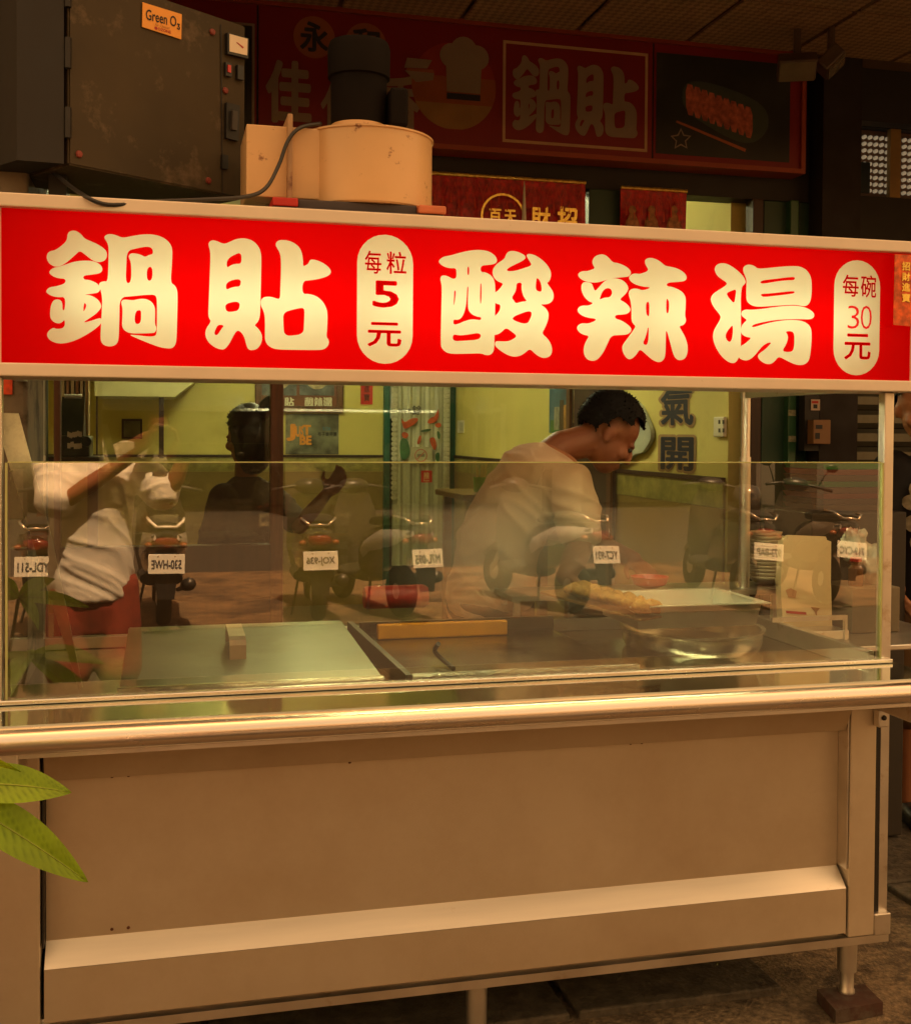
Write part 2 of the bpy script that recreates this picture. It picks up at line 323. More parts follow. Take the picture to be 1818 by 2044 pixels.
SUAN = G(1550, 870, 450/1818, [
 [[(77,265),(95,230),(150,190),(250,175),(400,130),(530,103),(650,93),(760,103),(840,135),(895,180),(922,235),(915,275),(880,300),(800,312),(687,322),(683,412),(750,417),(820,450),(870,505),(893,580),(897,710),(895,860),(893,1050),(885,1330),(882,1470),(875,1550),(845,1600),(800,1620),(740,1612),(690,1590),(500,1597),(270,1600),(190,1580),(130,1530),(105,1470),(115,1000),(125,620),(105,550),(102,510),(115,470),(160,462),(220,480),(280,515),(330,505),(337,440),(330,357),(250,362),(160,340),(100,300)],
  [(493,337),(519,337),(519,453),(493,458)], [(303,683),(325,680),(320,760),(312,840),(293,915),(298,800)],
  [(490,626),(509,622),(502,780),(500,930),(520,990),(570,1035),(630,1060),(690,1066),(690,1114),(600,1098),(520,1103),(440,1130),(350,1170),(288,1175),(291,1101),(340,1108),(390,1095),(430,1045),(460,960),(480,850)],
  [(678,570),(699,585),(695,873),(673,868)], [(283,1312),(380,1333),(500,1320),(688,1290),(683,1393),(450,1408),(283,1418)]],
 [[(855,400),(880,340),(940,280),(1030,225),(1050,160),(1080,122),(1130,108),(1200,115),(1280,145),(1335,185),(1330,225),(1260,270),(1150,320),(1080,360),(1060,385),(1075,400),(1140,403),(1220,388),(1320,355),(1430,320),(1380,240),(1350,190),(1350,165),(1375,150),(1440,158),(1540,210),(1630,290),(1685,370),(1705,440),(1695,510),(1670,555),(1640,572),(1700,650),(1735,710),(1742,770),(1725,830),(1680,870),(1620,885),(1545,880),(1620,930),(1660,990),(1670,1050),(1650,1140),(1610,1230),(1570,1305),(1640,1365),(1695,1440),(1718,1520),(1712,1590),(1680,1640),(1610,1662),(1540,1645),(1470,1595),(1395,1522),(1320,1590),(1250,1630),(1170,1642),(1080,1620),(980,1560),(900,1495),(888,1450),(905,1415),(950,1415),(1070,1420),(1140,1395),(1212,1343),(1140,1280),(1050,1220),(990,1280),(940,1315),(880,1327),(860,1320),(860,1080),(893,1048),(950,990),(970,935),(965,882),(930,880),(897,862),(860,850),(860,720),(897,710),(950,670),(990,620),(1008,578),(940,555),(890,515),(862,465)],
  [(1203,575),(1280,565),(1274,650),(1287,720),(1312,785),(1358,837),(1280,842),(1193,870),(1168,830),(1131,785),(1180,715),(1200,650)],
  [(1495,488),(1552,550),(1573,694),(1530,698),(1493,682),(1480,640),(1485,560)], [(1136,1106),(1163,1058),(1260,1018),(1350,986),(1402,983),(1423,1005),(1412,1072),(1352,1180)]]])
LA = G(2040, 890, 440/1818, [
 [[(110,385),(130,350),(180,327),(250,328),(300,312),(368,287),(330,230),(325,180),(345,130),(390,95),(450,78),(510,83),(570,130),(625,197),(700,207),(790,240),(860,285),(895,330),(895,370),(870,405),(820,415),(700,425),(600,435),(500,470),(400,498),(300,497),(210,475),(140,435)]],
 [[(160,570),(170,520),(205,485),(315,500),(340,570),(367,628),(420,570),(480,500),(540,455),(610,433),(690,435),(770,460),(830,510),(860,570),(850,620),(810,675),(725,750),(800,785),(860,835),(890,885),(880,930),(840,960),(780,970),(660,978),(665,1030),(750,1055),(840,1110),(895,1160),(905,1205),(880,1245),(830,1268),(730,1275),(605,1282),(550,1400),(490,1530),(420,1620),(370,1652),(310,1657),(250,1635),(210,1580),(195,1510),(205,1430),(235,1360),(280,1287),(200,1272),(130,1235),(95,1180),(105,1140),(150,1105),(200,1098),(265,1105),(375,1063),(375,1030),(270,1020),(180,990),(120,945),(105,905),(125,860),(180,835),(270,840),(345,800),(270,775),(210,715),(170,640)],
  [(427,758),(468,640),(508,593),(560,577),(602,593),(621,640),(607,687),(577,717),(520,719),(470,732)]],
 [[(865,430),(880,395),(930,365),(980,363),(1030,372),(1165,322),(1120,250),(1098,195),(1110,155),(1150,133),(1220,133),(1300,165),(1360,210),(1410,255),(1500,265),(1600,295),(1680,345),(1720,400),(1718,450),(1680,478),(1600,488),(1430,498),(1425,552),(1500,560),(1580,590),(1650,630),(1690,680),(1708,730),(1705,850),(1695,990),(1713,1040),(1705,1090),(1670,1130),(1605,1142),(1660,1230),(1715,1340),(1738,1450),(1730,1550),(1700,1620),(1640,1648),(1580,1640),(1535,1590),(1505,1500),(1470,1360),(1415,1170),(1412,1350),(1405,1580),(1380,1640),(1340,1672),(1290,1677),(1210,1640),(1120,1560),(1028,1478),(980,1560),(920,1620),(870,1635),(825,1610),(780,1540),(763,1465),(780,1410),(850,1320),(920,1220),(970,1142),(925,1105),(903,1050),(905,900),(895,780),(865,690),(862,640),(890,600),(940,583),(1000,588),(1065,615),(1180,580),(1165,565),(1060,555),(960,525),(890,480)],
  [(1118,793),(1168,771),(1166,1000),(1140,988),(1121,952)], [(1421,730),(1445,748),(1461,790),(1455,949),(1416,951)], [(1145,1163),(1161,1163),(1151,1428),(1066,1408),(1110,1310),(1133,1230)]]])
TANG = G(2530, 920, 400/1818, [
 [[(118,215),(125,160),(165,110),(230,93),(310,100),(400,145),(500,220),(580,300),(620,370),(625,425),(545,490),(548,1000),(548,1445),(530,1560),(510,1640),(480,1690),(440,1722),(390,1722),(320,1690),(230,1610),(150,1490),(100,1370),(90,1270),(110,1180),(170,1080),(215,1000),(215,950),(160,880),(90,790),(55,700),(60,650),(100,590),(180,535),(270,480),(320,440),(310,405),(240,360),(160,300)],
  [(316,579),(400,542),(473,516),(458,640),(439,752),(378,692),(327,627)], [(417,1093),(415,1250),(397,1352),(365,1380),(323,1357),(295,1295),(308,1228),(360,1158)]],
 [[(582,200),(590,160),(630,125),(690,115),(760,135),(820,185),(950,178),(1200,150),(1430,140),(1530,155),(1620,210),(1675,290),(1700,390),(1698,600),(1680,710),(1640,775),(1580,800),(1440,772),(1300,776),(1100,790),(850,806),(750,795),(670,750),(632,690),(635,500),(640,380),(620,310),(590,250)],
  [(865,377),(1100,352),(1320,322),(1417,319),(1428,345),(1407,373),(1300,373),(1150,388),(865,440)], [(867,595),(1000,590),(1200,568),(1400,547),(1425,565),(1402,591),(1250,608),(1050,633),(930,645),(883,633)]],
 [[(552,905),(575,865),(630,847),(690,855),(900,840),(1100,808),(1300,788),(1440,786),(1580,808),(1680,855),(1735,905),(1742,960),(1710,1000),(1640,1012),(1450,1005),(1250,1010),(1050,1028),(980,1043),(870,1063),(780,1086),(728,1113),(728,1137),(780,1132),(950,1078),(1150,1036),(1320,1019),(1460,1022),(1570,1043),(1650,1095),(1690,1160),(1700,1250),(1690,1450),(1670,1620),(1640,1700),(1580,1745),(1500,1757),(1410,1738),(1290,1680),(1160,1610),(1100,1690),(1040,1735),(970,1740),(890,1705),(825,1640),(825,1590),(860,1555),(940,1500),(1010,1430),(1045,1385),(980,1390),(890,1450),(820,1540),(740,1630),(670,1675),(600,1680),(510,1640),(500,1560),(540,1442),(610,1410),(725,1310),(640,1298),(575,1265),(545,1220),(550,1130),(590,1070),(650,1020),(590,980),(555,945)],
  [(1270,1207),(1370,1201),(1413,1238),(1418,1350),(1408,1492),(1372,1538),(1290,1543),(1217,1522),(1288,1410),(1316,1310),(1302,1250)]]])
def on_plane(g, Y): return [[[((q := PY(p[0], p[1], Y)).x, q.z) for p in l] for l in c] for c in g]
def normed(g):
    """glyph scaled to the unit square, y up"""
    g = on_plane(g, 0); xs = [p[0] for c in g for p in c[0]]; zs = [p[1] for c in g for p in c[0]]
    a, b, c_, d = min(xs), max(xs), min(zs), max(zs)
    return [[[((p[0]-a)/(b-a), (p[1]-c_)/(d-c_)) for p in l] for l in c] for c in g]
UGLY = {'鍋': normed(GUO), '貼': normed(TIE), '酸': normed(SUAN), '辣': normed(LA), '湯': normed(TANG)}
def place_glyph(name, ch, org, u, v, mat, parent):
    org, u, v = Vector(org), Vector(u), Vector(v)
    return shape(name, UGLY[ch], lambda p: org+u*p[0]+v*p[1], mat, parent)
# ------------------------------------------------------------------ ground
asphalt = M('asphalt', (.034, .027, .020), .9, 0, var=.3, scale=30, bump=.7, bscale=120)
agg = M('aggregate', (.19, .14, .085), .85, 0, var=.55, scale=55, bump=.9, bscale=110, dirt=(.05, .035, .022), dscale=7, dlim=(.48, .62))
slab = M('dark_stone', (.085, .070, .050), .7, 0, var=.5, scale=26, bump=.6, bscale=60, dirt=(.03, .022, .015), dscale=8)
pave = M('tan_paving', (.14, .085, .042), .85, 0, var=.35, scale=5, bump=.3, bscale=60, dirt=(.05, .032, .018), dscale=1.6, dlim=(.45, .62))
b = bm_new(); box(b, -60, -60, -.30, 60, 60, -.03); struct('ground', b, asphalt)
b = bm_new(); box(b, -14, -1.3, -.029, 14, .9, 0); struct('pavement', b, agg)
b = bm_new(); box(b, -14, -6.35, -.0295, 14, -1.3015, -.012); struct('lane', b, asphalt)
b = bm_new(); box(b, -14, -9.9, -.029, 14, -6.3515, -.004); struct('parking_strip', b, pave)
b = bm_new(); box(b, -14, -26, -.0295, 14, -9.9015, -.012); struct('road', b, asphalt)
ws = bpy.data.objects['pavement']
# individual stone slabs of the arcade floor under and behind the cart
sx = [-2.6, -1.7, -.8, .1, 1.02, 1.62, 2.3, 3.2, 4.1, 5.0]
arc = struct('arcade_floor', (lambda b: (box(b, -14, .9015, -.029, 14, 7.6, -.002), b)[1])(bm_new()), slab)
rows = [.14, .72, 1.32, 1.95]
sm = {}
for j in range(len(rows)-1):
    for i in range(len(sx)-1):
        if i == 5 and j == 0: continue
        g = .012; x0, x1 = sx[i]+g, sx[i+1]-g; y0, y1 = rows[j]+g, rows[j+1]-g
        b = bm_new(); box(b, x0, y0, -.02, x1, y1, .022+random.uniform(-.004, .004), .006); obj('stone_slab', b, slab, arc)

# ------------------------------------------------------------------ street: far building (reflected in the glass)
fb = thing('street_building', 'tiled building across the road with a dark open arcade', 'building', (0, -18, 0))
tile_tan = M('facade_tile', (.30, .22, .14), .6, 0, var=.15, scale=20)
win_dark = M('dark_window', (.02, .02, .02), .15)
b = bm_new(); box(b, -13, -24, 3.4, 13, -18, 7.2); obj('wall', b, tile_tan, fb)
b = bm_new(); box(b, -13, -24, 0, 13, -21, 3.398); obj('shop_wall', b, dark_paint, fb)
for x in (-12.6, -7.6, -2.6, 2.4, 7.4, 12.4):
    b = bm_new(); box(b, x-.3, -18.6, 0, x+.3, -18.01, 3.398); obj('column', b, M('column_dark', (.05, .032, .02), .6), fb)
for z in (4.6,):
    for x in (-10, -5, 0, 5, 10):
        b = bm_new(); box(b, x-1, -18.0, z, x+1, -17.95, z+1.6); wn = obj('window', b, win_dark, fb)
        b = bm_new(); box(b, x-1.1, -18.0, z-.12, x+1.1, -17.85, z-.02); obj('sill', b, steel_edge, wn)

# ------------------------------------------------------------------ the shop building with its arcade
YS = 1.95; YD = 2.06; XW = 2.477; YB = 7.24; ZC = 3.16
bd = thing('shop_building', 'shop house with dark arcade, green posts and yellow lit interior behind the cart', 'building', (0, YD, 0))
bwall = M('upper_wall', (.22, .17, .12), .8, 0, var=.15)
b = bm_new(); box(b, -6, .38, 3.42, 9, 8, 7.2); obj('upper_storeys', b, bwall, bd)
b = bm_new(); box(b, -6, .381, 2.90, 9, .62, 3.418); obj('added_shade_beam', b, dark_paint, bd)  # unseen beam added to keep sky light off the name board
# ceiling of coffered tiles
ceil_m = M('ceiling_board', (.34, .22, .12), .85, 0, var=.2, scale=4, dirt=(.16, .09, .05), dscale=3)
def waffle(m):
    n = m.node_tree; L = n.links; bs = n.nodes['Principled BSDF']; tc = n.nodes.new('ShaderNodeTexCoord'); mp = n.nodes.new('ShaderNodeMapping'); mp.inputs['Rotation'].default_value = (0, 0, radians(45))
    L.new(tc.outputs['Object'], mp.inputs[0]); ck = n.nodes.new('ShaderNodeTexChecker'); ck.inputs['Scale'].default_value = 42; L.new(mp.outputs[0], ck.inputs[0])
    bp = n.nodes.new('ShaderNodeBump'); bp.inputs['Strength'].default_value = .9; bp.inputs['Distance'].default_value = .006; L.new(ck.outputs[1], bp.inputs['Height']); L.new(bp.outputs[0], bs.inputs['Normal'])
    src = bs.inputs['Base Color'].links[0].from_socket; mx = n.nodes.new('ShaderNodeMix'); mx.data_type = 'RGBA'; mx.blend_type = 'MULTIPLY'; mx.inputs[0].default_value = 1
    mr = n.nodes.new('ShaderNodeMapRange'); mr.inputs[3].default_value = .62; mr.inputs[4].default_value = 1.0; L.new(ck.outputs[1], mr.inputs[0]); L.new(src, mx.inputs[6]); L.new(mr.outputs[0], mx.inputs[7]); L.new(mx.outputs[2], bs.inputs['Base Color'])
waffle(ceil_m)
cg = obj('ceiling_grid', (lambda b: (box(b, -4, .63, ZC+.012, 6, YD, ZC+.05), b)[1])(bm_new()), M('ceiling_bar', (.10, .06, .03), .7), bd)
tile_me = None
tw = .49
for i in range(-6, 9):
    for j in range(3):
        x0 = 2.13+(i-4)*tw; y0 = YS-.04-(j+1)*tw
        if tile_me is None:
            b = bm_new(); box(b, -tw/2+.011, -tw/2+.011, -.006, tw/2-.011, tw/2-.011, .006); tile_me = bpy.data.meshes.new('ceiling_tile'); b.to_mesh(tile_me); b.free(); tile_me.materials.append(ceil_m)
        o = link('ceiling_tile', tile_me, None, cg); o.location = (x0+tw/2, y0+tw/2, ZC)
b = bm_new(); box(b, -4, YS+.13, 2.94, 6, YD+.1, 3.19); obj('sign_board_wall', b, dark_paint, bd)

# arcade column at the left and dark pier at the right
b = bm_new(); box(b, -.95, .34, 0, -.317, .80, 2.898, .01); tag(obj('arcade_column', b, concrete), 'stained grey concrete column beside the metal control box', 'column')
px0 = PY(1640, 500, YS).x; px1 = PY(1716, 500, YS).x
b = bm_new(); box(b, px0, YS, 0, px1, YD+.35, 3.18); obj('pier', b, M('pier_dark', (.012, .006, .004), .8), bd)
# shop front: header, posts
def bY(bm, x0, y0, x1, y1, Y, d=.05): X0, Z0, X1, Z1 = rectY(x0, y0, x1, y1, Y); return box(bm, X0, Y, Z0, X1, Y+d, Z1)
hz0 = PY(1200, 378, YD).z; hz1 = PY(1200, 310, YD).z
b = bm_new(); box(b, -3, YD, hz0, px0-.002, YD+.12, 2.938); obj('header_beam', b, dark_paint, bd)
def vpost(name, x0, x1, Y, mat, d=.07, z1=None, ref=850):
    X0, X1 = PY(x0, ref, Y).x, PY(x1, ref, Y).x; b = bm_new(); box(b, X0, Y, 0.024, X1, Y+d, z1 or hz0-.002, .004); return obj(name, b, mat, bd)
vpost('door_post', 1176, 1237, YD, green_paint, ref=420) if False else None
vpost('green_post', 57, 93, YD, green_paint); vpost('wood_post', 107, 120, YD, wood)
vpost('wood_post', 541, 566, YD-.02, wood)
vpost('wood_post', 1498, 1519, YD-.02, wood_dark)
vpost('green_post', 1573, 1589, YD-.04, M('green_tube', (.03, .10, .04), .4)); vpost('green_panel', 1519.5, 1572.5, YD, green_paint, .04); vpost('green_panel', 1589.5, 1612, YD, green_paint, .04)
vpost('dark_panel', 1612.5, 1640, YD, dark_paint, .04)
# green transom mullion seen above the cart's sign only
X0, X1 = PY(1172, 420, YD).x, PY(1237, 420, YD).x; zt = PY(1200, 600, YD).z
b = bm_new(); box(b, X0, YD-.02, zt, X1, YD+.06, hz0-.002, .004); obj('transom_post', b, green_paint, bd)
b = bm_new(); box(b, PY(566, 600, YD).x-2.2, YD-.01, zt-.10, PY(1498, 600, YD).x, YD+.05, zt-.002); obj('transom_bar', b, wood_dark, bd)

# interior shell
b = bm_new(); box(b, -2.4, YB, 0, XW, YB+.1, 2.95); rb = obj('back_wall', b, wall_yellow, bd)
b = bm_new(); box(b, XW, YD+.1, 0, XW+.1, YB+.1, 2.95); rs = obj('side_wall', b, wall_yellow, bd)
b = bm_new(); box(b, -2.5, YD+.1, 0, -2.402, YB+.1, 2.95); obj('side_wall', b, wall_yellow, bd)
b = bm_new(); box(b, -2.5, YD+.1, 2.951, XW+.1, YB+.1, 3.0); obj('room_ceiling', b, wall_white, bd)
b = bm_new(); box(b, -2.5, 2.16, .002, XW+.1, YB, .012); obj('room_floor', b, M('room_floor', (.25, .19, .12), .5), bd)
# tiled dado and dark rail
zr = PX(907, 911, XW).z
dado = M('dado_tile', (.30, .21, .07), .35, 0, var=.12, scale=3)
bord = M('dado_border', (.34, .31, .10), .4, 0, var=.3, scale=14)
for nm, m, z0, z1, t in (('dado', dado, .013, zr-.13, .012), ('border_tiles', bord, zr-.128, zr-.012, .014), ('dado_rail', wood_dark, zr-.010, zr+.012, .022)):
    b = bm_new(); box(b, -2.4, YB-t, z0, XW-t-.001, YB-.001, z1); obj(nm, b, m, bd)
    b = bm_new(); box(b, XW-t, YD+.12, z0, XW-.001, YB-.001, z1); obj(nm, b, m, bd)
# stair soffit under the ceiling at the back left
p = [PY(184, 700, YB-.9), PY(420, 700, YB-.9), PY(396, 757, YB-.9), PY(348, 792, YB-.9), PY(189, 790, YB-.9)]
p[0].z = p[1].z = 2.949; p[1].x += .5
b = bm_new(); prism(b, p, (0, .88, 0)); obj('stair_soffit', b, wall_white, bd)
X0, X1 = PY(193, 850, YB-.85).x, PY(322, 850, YB-.85).x
b = bm_new(); box(b, PY(317, 850, YB-.86).x, YB-.86, zr, PY(327, 850, YB-.86).x, YB-.82, p[4].z-.003); obj('stair_post', b, wood_dark, bd)
b = bm_new(); box(b, PY(191.5, 850, YB-.86).x, YB-.86, zr, PY(195, 850, YB-.86).x, YB-.84, p[4].z-.003); obj('panel_edge', b, wood_dark, bd)
# dark doorway panel in the side wall
Ya, Yb_ = PX(1146, 850, XW).y, PX(1237, 850, XW).y
b = bm_new(); box(b, XW-.04, Yb_, .013, XW-.024, Ya, 2.4); dp = obj('dark_door', b, wood_dark, bd)
b = bm_new(); box(b, XW-.055, Ya-.06, .013, XW-.041, Ya, 2.4); obj('door_frame', b, wood, dp)
b = bm_new(); box(b, XW-.055, Yb_, .013, XW-.041, Yb_+.06, 2.4); obj('door_frame', b, wood, dp)
# shop window glass behind the cart (reflects the street)
wg = glass('window_glass', 1.62, (.95, .97, .93), .015)
b = bm_new(); box(b, PY(121, 850, YD).x, YD+.02, 1.05, PY(540, 850, YD).x, YD+.024, zt-.11); obj('window_pane', b, wg, bd)
b = bm_new(); box(b, PY(121, 850, YD).x, YD-.03, 0.03, PY(540, 850, YD).x, YD+.05, 1.048); obj('window_apron', b, wood_dark, bd)

# neighbour's glass-block window and roller shutter on the right
YN = 2.5
nb = thing('neighbour_front', 'glass block window above a closed dark roller shutter next door', 'building', (PY(1770, 500, YN).x, YN, 0))
gX0, gZ0, gX1, gZ1 = rectY(1700, 268, 1860, 388, YN)
b = bm_new(); box(b, gX0, YN+.03, gZ0-.02, gX1, YN+.06, gZ1+.02); obj('mortar', b, M('mortar', (.16, .10, .07), .8), nb)
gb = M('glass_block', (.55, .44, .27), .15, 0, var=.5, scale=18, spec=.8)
n_ = gb.node_tree; n_.links.new(n_.nodes['Principled BSDF'].inputs['Base Color'].links[0].from_socket, n_.nodes['Principled BSDF'].inputs['Emission Color']); n_.nodes['Principled BSDF'].inputs['Emission Strength'].default_value = .05   # emission painted in for room light coming through; the blocks are no lamps
nx, nz = 14, 9; cw, chh = (gX1-gX0)/nx, (gZ1-gZ0)/nz
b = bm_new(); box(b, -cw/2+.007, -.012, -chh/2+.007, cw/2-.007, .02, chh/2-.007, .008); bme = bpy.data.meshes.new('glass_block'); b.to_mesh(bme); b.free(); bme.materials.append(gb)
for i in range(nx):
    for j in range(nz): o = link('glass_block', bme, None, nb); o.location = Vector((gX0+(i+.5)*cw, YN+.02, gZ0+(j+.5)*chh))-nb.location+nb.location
X = PY(1787, 330, YN-.03).x; b = bm_new(); box(b, X-.03, YN-.03, gZ0-.02, X+.03, YN-.002, gZ1+.02); obj('mullion', b, M('tan_mullion', (.40, .27, .10), .6), nb)
x0_, z0_, x1_, z1_ = rectY(1712, 323, 1736, 384, YN-.015); b = bm_new(); box(b, x0_-.1, YN-.016, z0_, x1_, YN-.001, z1_); pan = obj('blue_panel', b, M('blue_panel', (.01, .03, .05), .4), nb)
b = bm_new(); box(b, gX0, YN-.02, gZ1+.021, gX1+1, YN+.3, 3.3); obj('lintel', b, dark_paint, nb)
slat = M('shutter_slat', (.10, .095, .075), .35, .6, var=.15)
sh = bm_new(); prism(sh, [(0, 0, -.045), (0, -.022, -.02), (0, -.022, .02), (0, 0, .043)], (2.2, 0, 0)); sme = bpy.data.meshes.new('shutter_slat'); sh.to_mesh(sme); sh.free(); sme.materials.append(slat)
z = gZ0-.30
b = bm_new(); box(b, gX0, YN-.03, gZ0-.25, gX0+2.2, YN+.2, gZ0-.022); obj('shutter_box', b, dark_paint, nb)
while z > .06:
    o = link('shutter_slat', sme, None, nb); o.location = (gX0, YN, z); z -= .092
b = bm_new(); box(b, px1+.002, YS+.06, 0.02, px1+.02, YN+.4, 3.15); obj('side_reveal', b, dark_paint, nb)
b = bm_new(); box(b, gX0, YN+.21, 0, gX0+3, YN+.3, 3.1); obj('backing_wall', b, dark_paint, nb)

# ------------------------------------------------------------------ shop name board
sb = thing('shop_signboard', 'long unlit red shop name board under the arcade ceiling', 'sign', (1.2, YS, PY(1200, 320, YS).z))
zb = PY(1600, 347, YS).z; zt_ = PY(1600, 104, YS).z
xL, xM, xR, xE = PY(0, 200, YS).x-.6, PY(515, 200, YS).x, PY(1304, 200, YS).x, PY(1606, 230, YS).x
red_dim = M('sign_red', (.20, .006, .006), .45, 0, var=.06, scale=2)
rim_m = M('sign_rim', (.30, .05, .015), .45, 0, var=.1)
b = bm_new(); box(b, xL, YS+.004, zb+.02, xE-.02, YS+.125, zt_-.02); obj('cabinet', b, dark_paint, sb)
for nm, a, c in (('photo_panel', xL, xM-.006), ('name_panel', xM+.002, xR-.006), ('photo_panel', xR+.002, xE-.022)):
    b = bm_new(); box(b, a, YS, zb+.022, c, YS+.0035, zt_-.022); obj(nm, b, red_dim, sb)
for z0, z1 in ((zb, zb+.02), (zt_-.02, zt_)):
    b = bm_new(); box(b, xL, YS-.012, z0, xE, YS+.12, z1); obj('rim', b, rim_m, sb)
b = bm_new(); box(b, xE-.02, YS-.012, zb+.0205, xE, YS+.12, zt_-.0205); obj('rim', b, rim_m, sb)
YP = YS-.002
xf = lambda p: (p[0], YP, p[1])
def pxl(pts, Y=YS): return [((q := PY(x, y, Y)).x, q.z) for x, y in pts]
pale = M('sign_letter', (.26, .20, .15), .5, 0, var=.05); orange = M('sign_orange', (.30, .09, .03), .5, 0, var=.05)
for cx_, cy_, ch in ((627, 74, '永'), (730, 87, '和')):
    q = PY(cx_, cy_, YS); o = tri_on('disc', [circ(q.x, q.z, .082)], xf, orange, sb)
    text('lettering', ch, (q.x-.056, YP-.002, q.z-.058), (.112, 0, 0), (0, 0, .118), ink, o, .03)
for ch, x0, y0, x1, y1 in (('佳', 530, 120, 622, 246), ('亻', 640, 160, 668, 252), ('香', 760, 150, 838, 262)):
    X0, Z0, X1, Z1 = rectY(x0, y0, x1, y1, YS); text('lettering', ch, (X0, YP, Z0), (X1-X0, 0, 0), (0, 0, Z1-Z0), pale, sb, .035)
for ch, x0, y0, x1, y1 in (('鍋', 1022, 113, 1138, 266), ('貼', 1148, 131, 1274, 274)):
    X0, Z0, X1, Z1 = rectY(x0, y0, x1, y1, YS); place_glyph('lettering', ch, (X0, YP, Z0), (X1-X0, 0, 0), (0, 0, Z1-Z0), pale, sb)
X0, Z0, X1, Z1 = rectY(1003, 93, 1292, 293, YS); t = .012
shape('border_line', [[[(X0, Z0), (X1, Z0), (X1, Z1), (X0, Z1)], [(X0+t, Z0+t), (X1-t, Z0+t), (X1-t, Z1-t), (X0+t, Z1-t)]]], xf, M('border_gold', (.50, .33, .18), .5), sb)
# emblem: sunset disc with a cook's hat and an open box of dumplings
q = PY(906, 172, YS); R = (PY(990, 172, YS).x-PY(822, 172, YS).x)/2
em = tri_on('emblem_disc', [circ(q.x, q.z, R, 48)], xf, M('emblem_red', (.28, .022, .01), .5), sb)
def band(z0, z1, mat, k):
    pts = [(q.x+sqrt(max(0, R*R-(z-q.z)**2))*.999, z) for z in np.linspace(z0, z1, 12)]; pts += [(2*q.x-x, z) for x, z in pts[::-1]]
    tri_on('emblem_band', [pts], lambda p: (p[0], YP-k, p[1]), mat, em)
band(q.z-R*.98, q.z-R*.40, M('emblem_yellow', (.30, .16, .04), .5), .001); band(q.z-R*.399, q.z+R*.22, M('emblem_orange', (.30, .08, .015), .5), .001)
hx, hz_ = PY(925, 150, YS).x, PY(925, 150, YS).z
hat = [circ(hx+dx, hz_+dz, r_, 20) for dx, dz, r_ in ((-.05, .075, .05), (0, .10, .055), (.055, .075, .05))]+[[(hx-.07, hz_-.07), (hx+.07, hz_-.07), (hx+.075, hz_+.07), (hx-.075, hz_+.07)]]
tri_on('cook_hat', hat, lambda p: (p[0], YP-.002, p[1]), pale, em)
tri_on('hat_band', [[(hx-.07, hz_-.10), (hx+.07, hz_-.10), (hx+.07, hz_-.075), (hx-.07, hz_-.075)]], lambda p: (p[0], YP-.0025, p[1]), ink, em)
tri_on('open_box', [pxl([(812, 115), (862, 120), (852, 137), (806, 135)]), pxl([(807, 140), (866, 146), (864, 160), (830, 164)])], lambda p: (p[0], YP-.003, p[1]), pale, em)
tri_on('box_filling', [pxl([(812, 136), (864, 139), (866, 146), (810, 140)])], lambda p: (p[0], YP-.0035, p[1]), orange, em)
# photo print: plate of pot stickers with chopsticks and a star dish
pd = M('photo_dark', (.020, .022, .018), .4, 0, var=.3, scale=6)
X0, Z0, X1, Z1 = rectY(1309, 116, 1576, 315, YS)
pr = tri_on('photo_print', [[(X0, Z0), (X1, Z0), (X1, Z1), (X0, Z1)]], xf, pd, sb)
gx = lambda k: (lambda p: (p[0], YP-k, p[1]))
tri_on('printed_plate', [smoothpoly(pxl([(1362, 165), (1400, 160), (1480, 185), (1530, 215), (1535, 255), (1510, 285), (1470, 285), (1400, 245), (1360, 215)]), 2)], gx(.001), M('plate_green', (.05, .07, .05), .4), pr)
dump = M('print_dumpling', (.42, .11, .06), .5, 0, var=.5, scale=40)
rows_ = []
for i in range(9):
    x = 1378+i*14.5; y = 170+i*5.6; rows_.append(smoothpoly(pxl([(x-11, y-4), (x+7, y), (x+7, y+62), (x-9, y+58)]), 1))
tri_on('printed_dumplings', rows_, gx(.0018), dump, pr)
tri_on('printed_chopsticks', [pxl([(1348, 244), (1350, 240), (1488, 297), (1486, 303)])], gx(.0018), M('print_stick', (.35, .10, .03), .5), pr)
st = [(1358+(22 if k % 2 == 0 else 11)*sin(pi*k/5), 278-(23 if k % 2 == 0 else 12)*cos(pi*k/5)) for k in range(10)]
st2 = [(1358+(17 if k % 2 == 0 else 8)*sin(pi*k/5), 278-(18 if k % 2 == 0 else 8.5)*cos(pi*k/5)) for k in range(10)]
shape('printed_dish', [[pxl(st), pxl(st2)]], gx(.0018), pale, pr)
X0, Z0, X1, Z1 = rectY(140, 30, 508, 262, YS); pl = tri_on('photo_print', [[(X0, Z0), (X1, Z0), (X1, Z1), (X0, Z1)]], xf, pd, sb)
shape('print_edge', [[[(X0, Z0), (X1, Z0), (X1, Z1), (X0, Z1)], [(X0+.01, Z0+.01), (X1-.01, Z0+.01), (X1-.01, Z1-.01), (X0+.01, Z1-.01)]]], gx(.001), pale, pl)

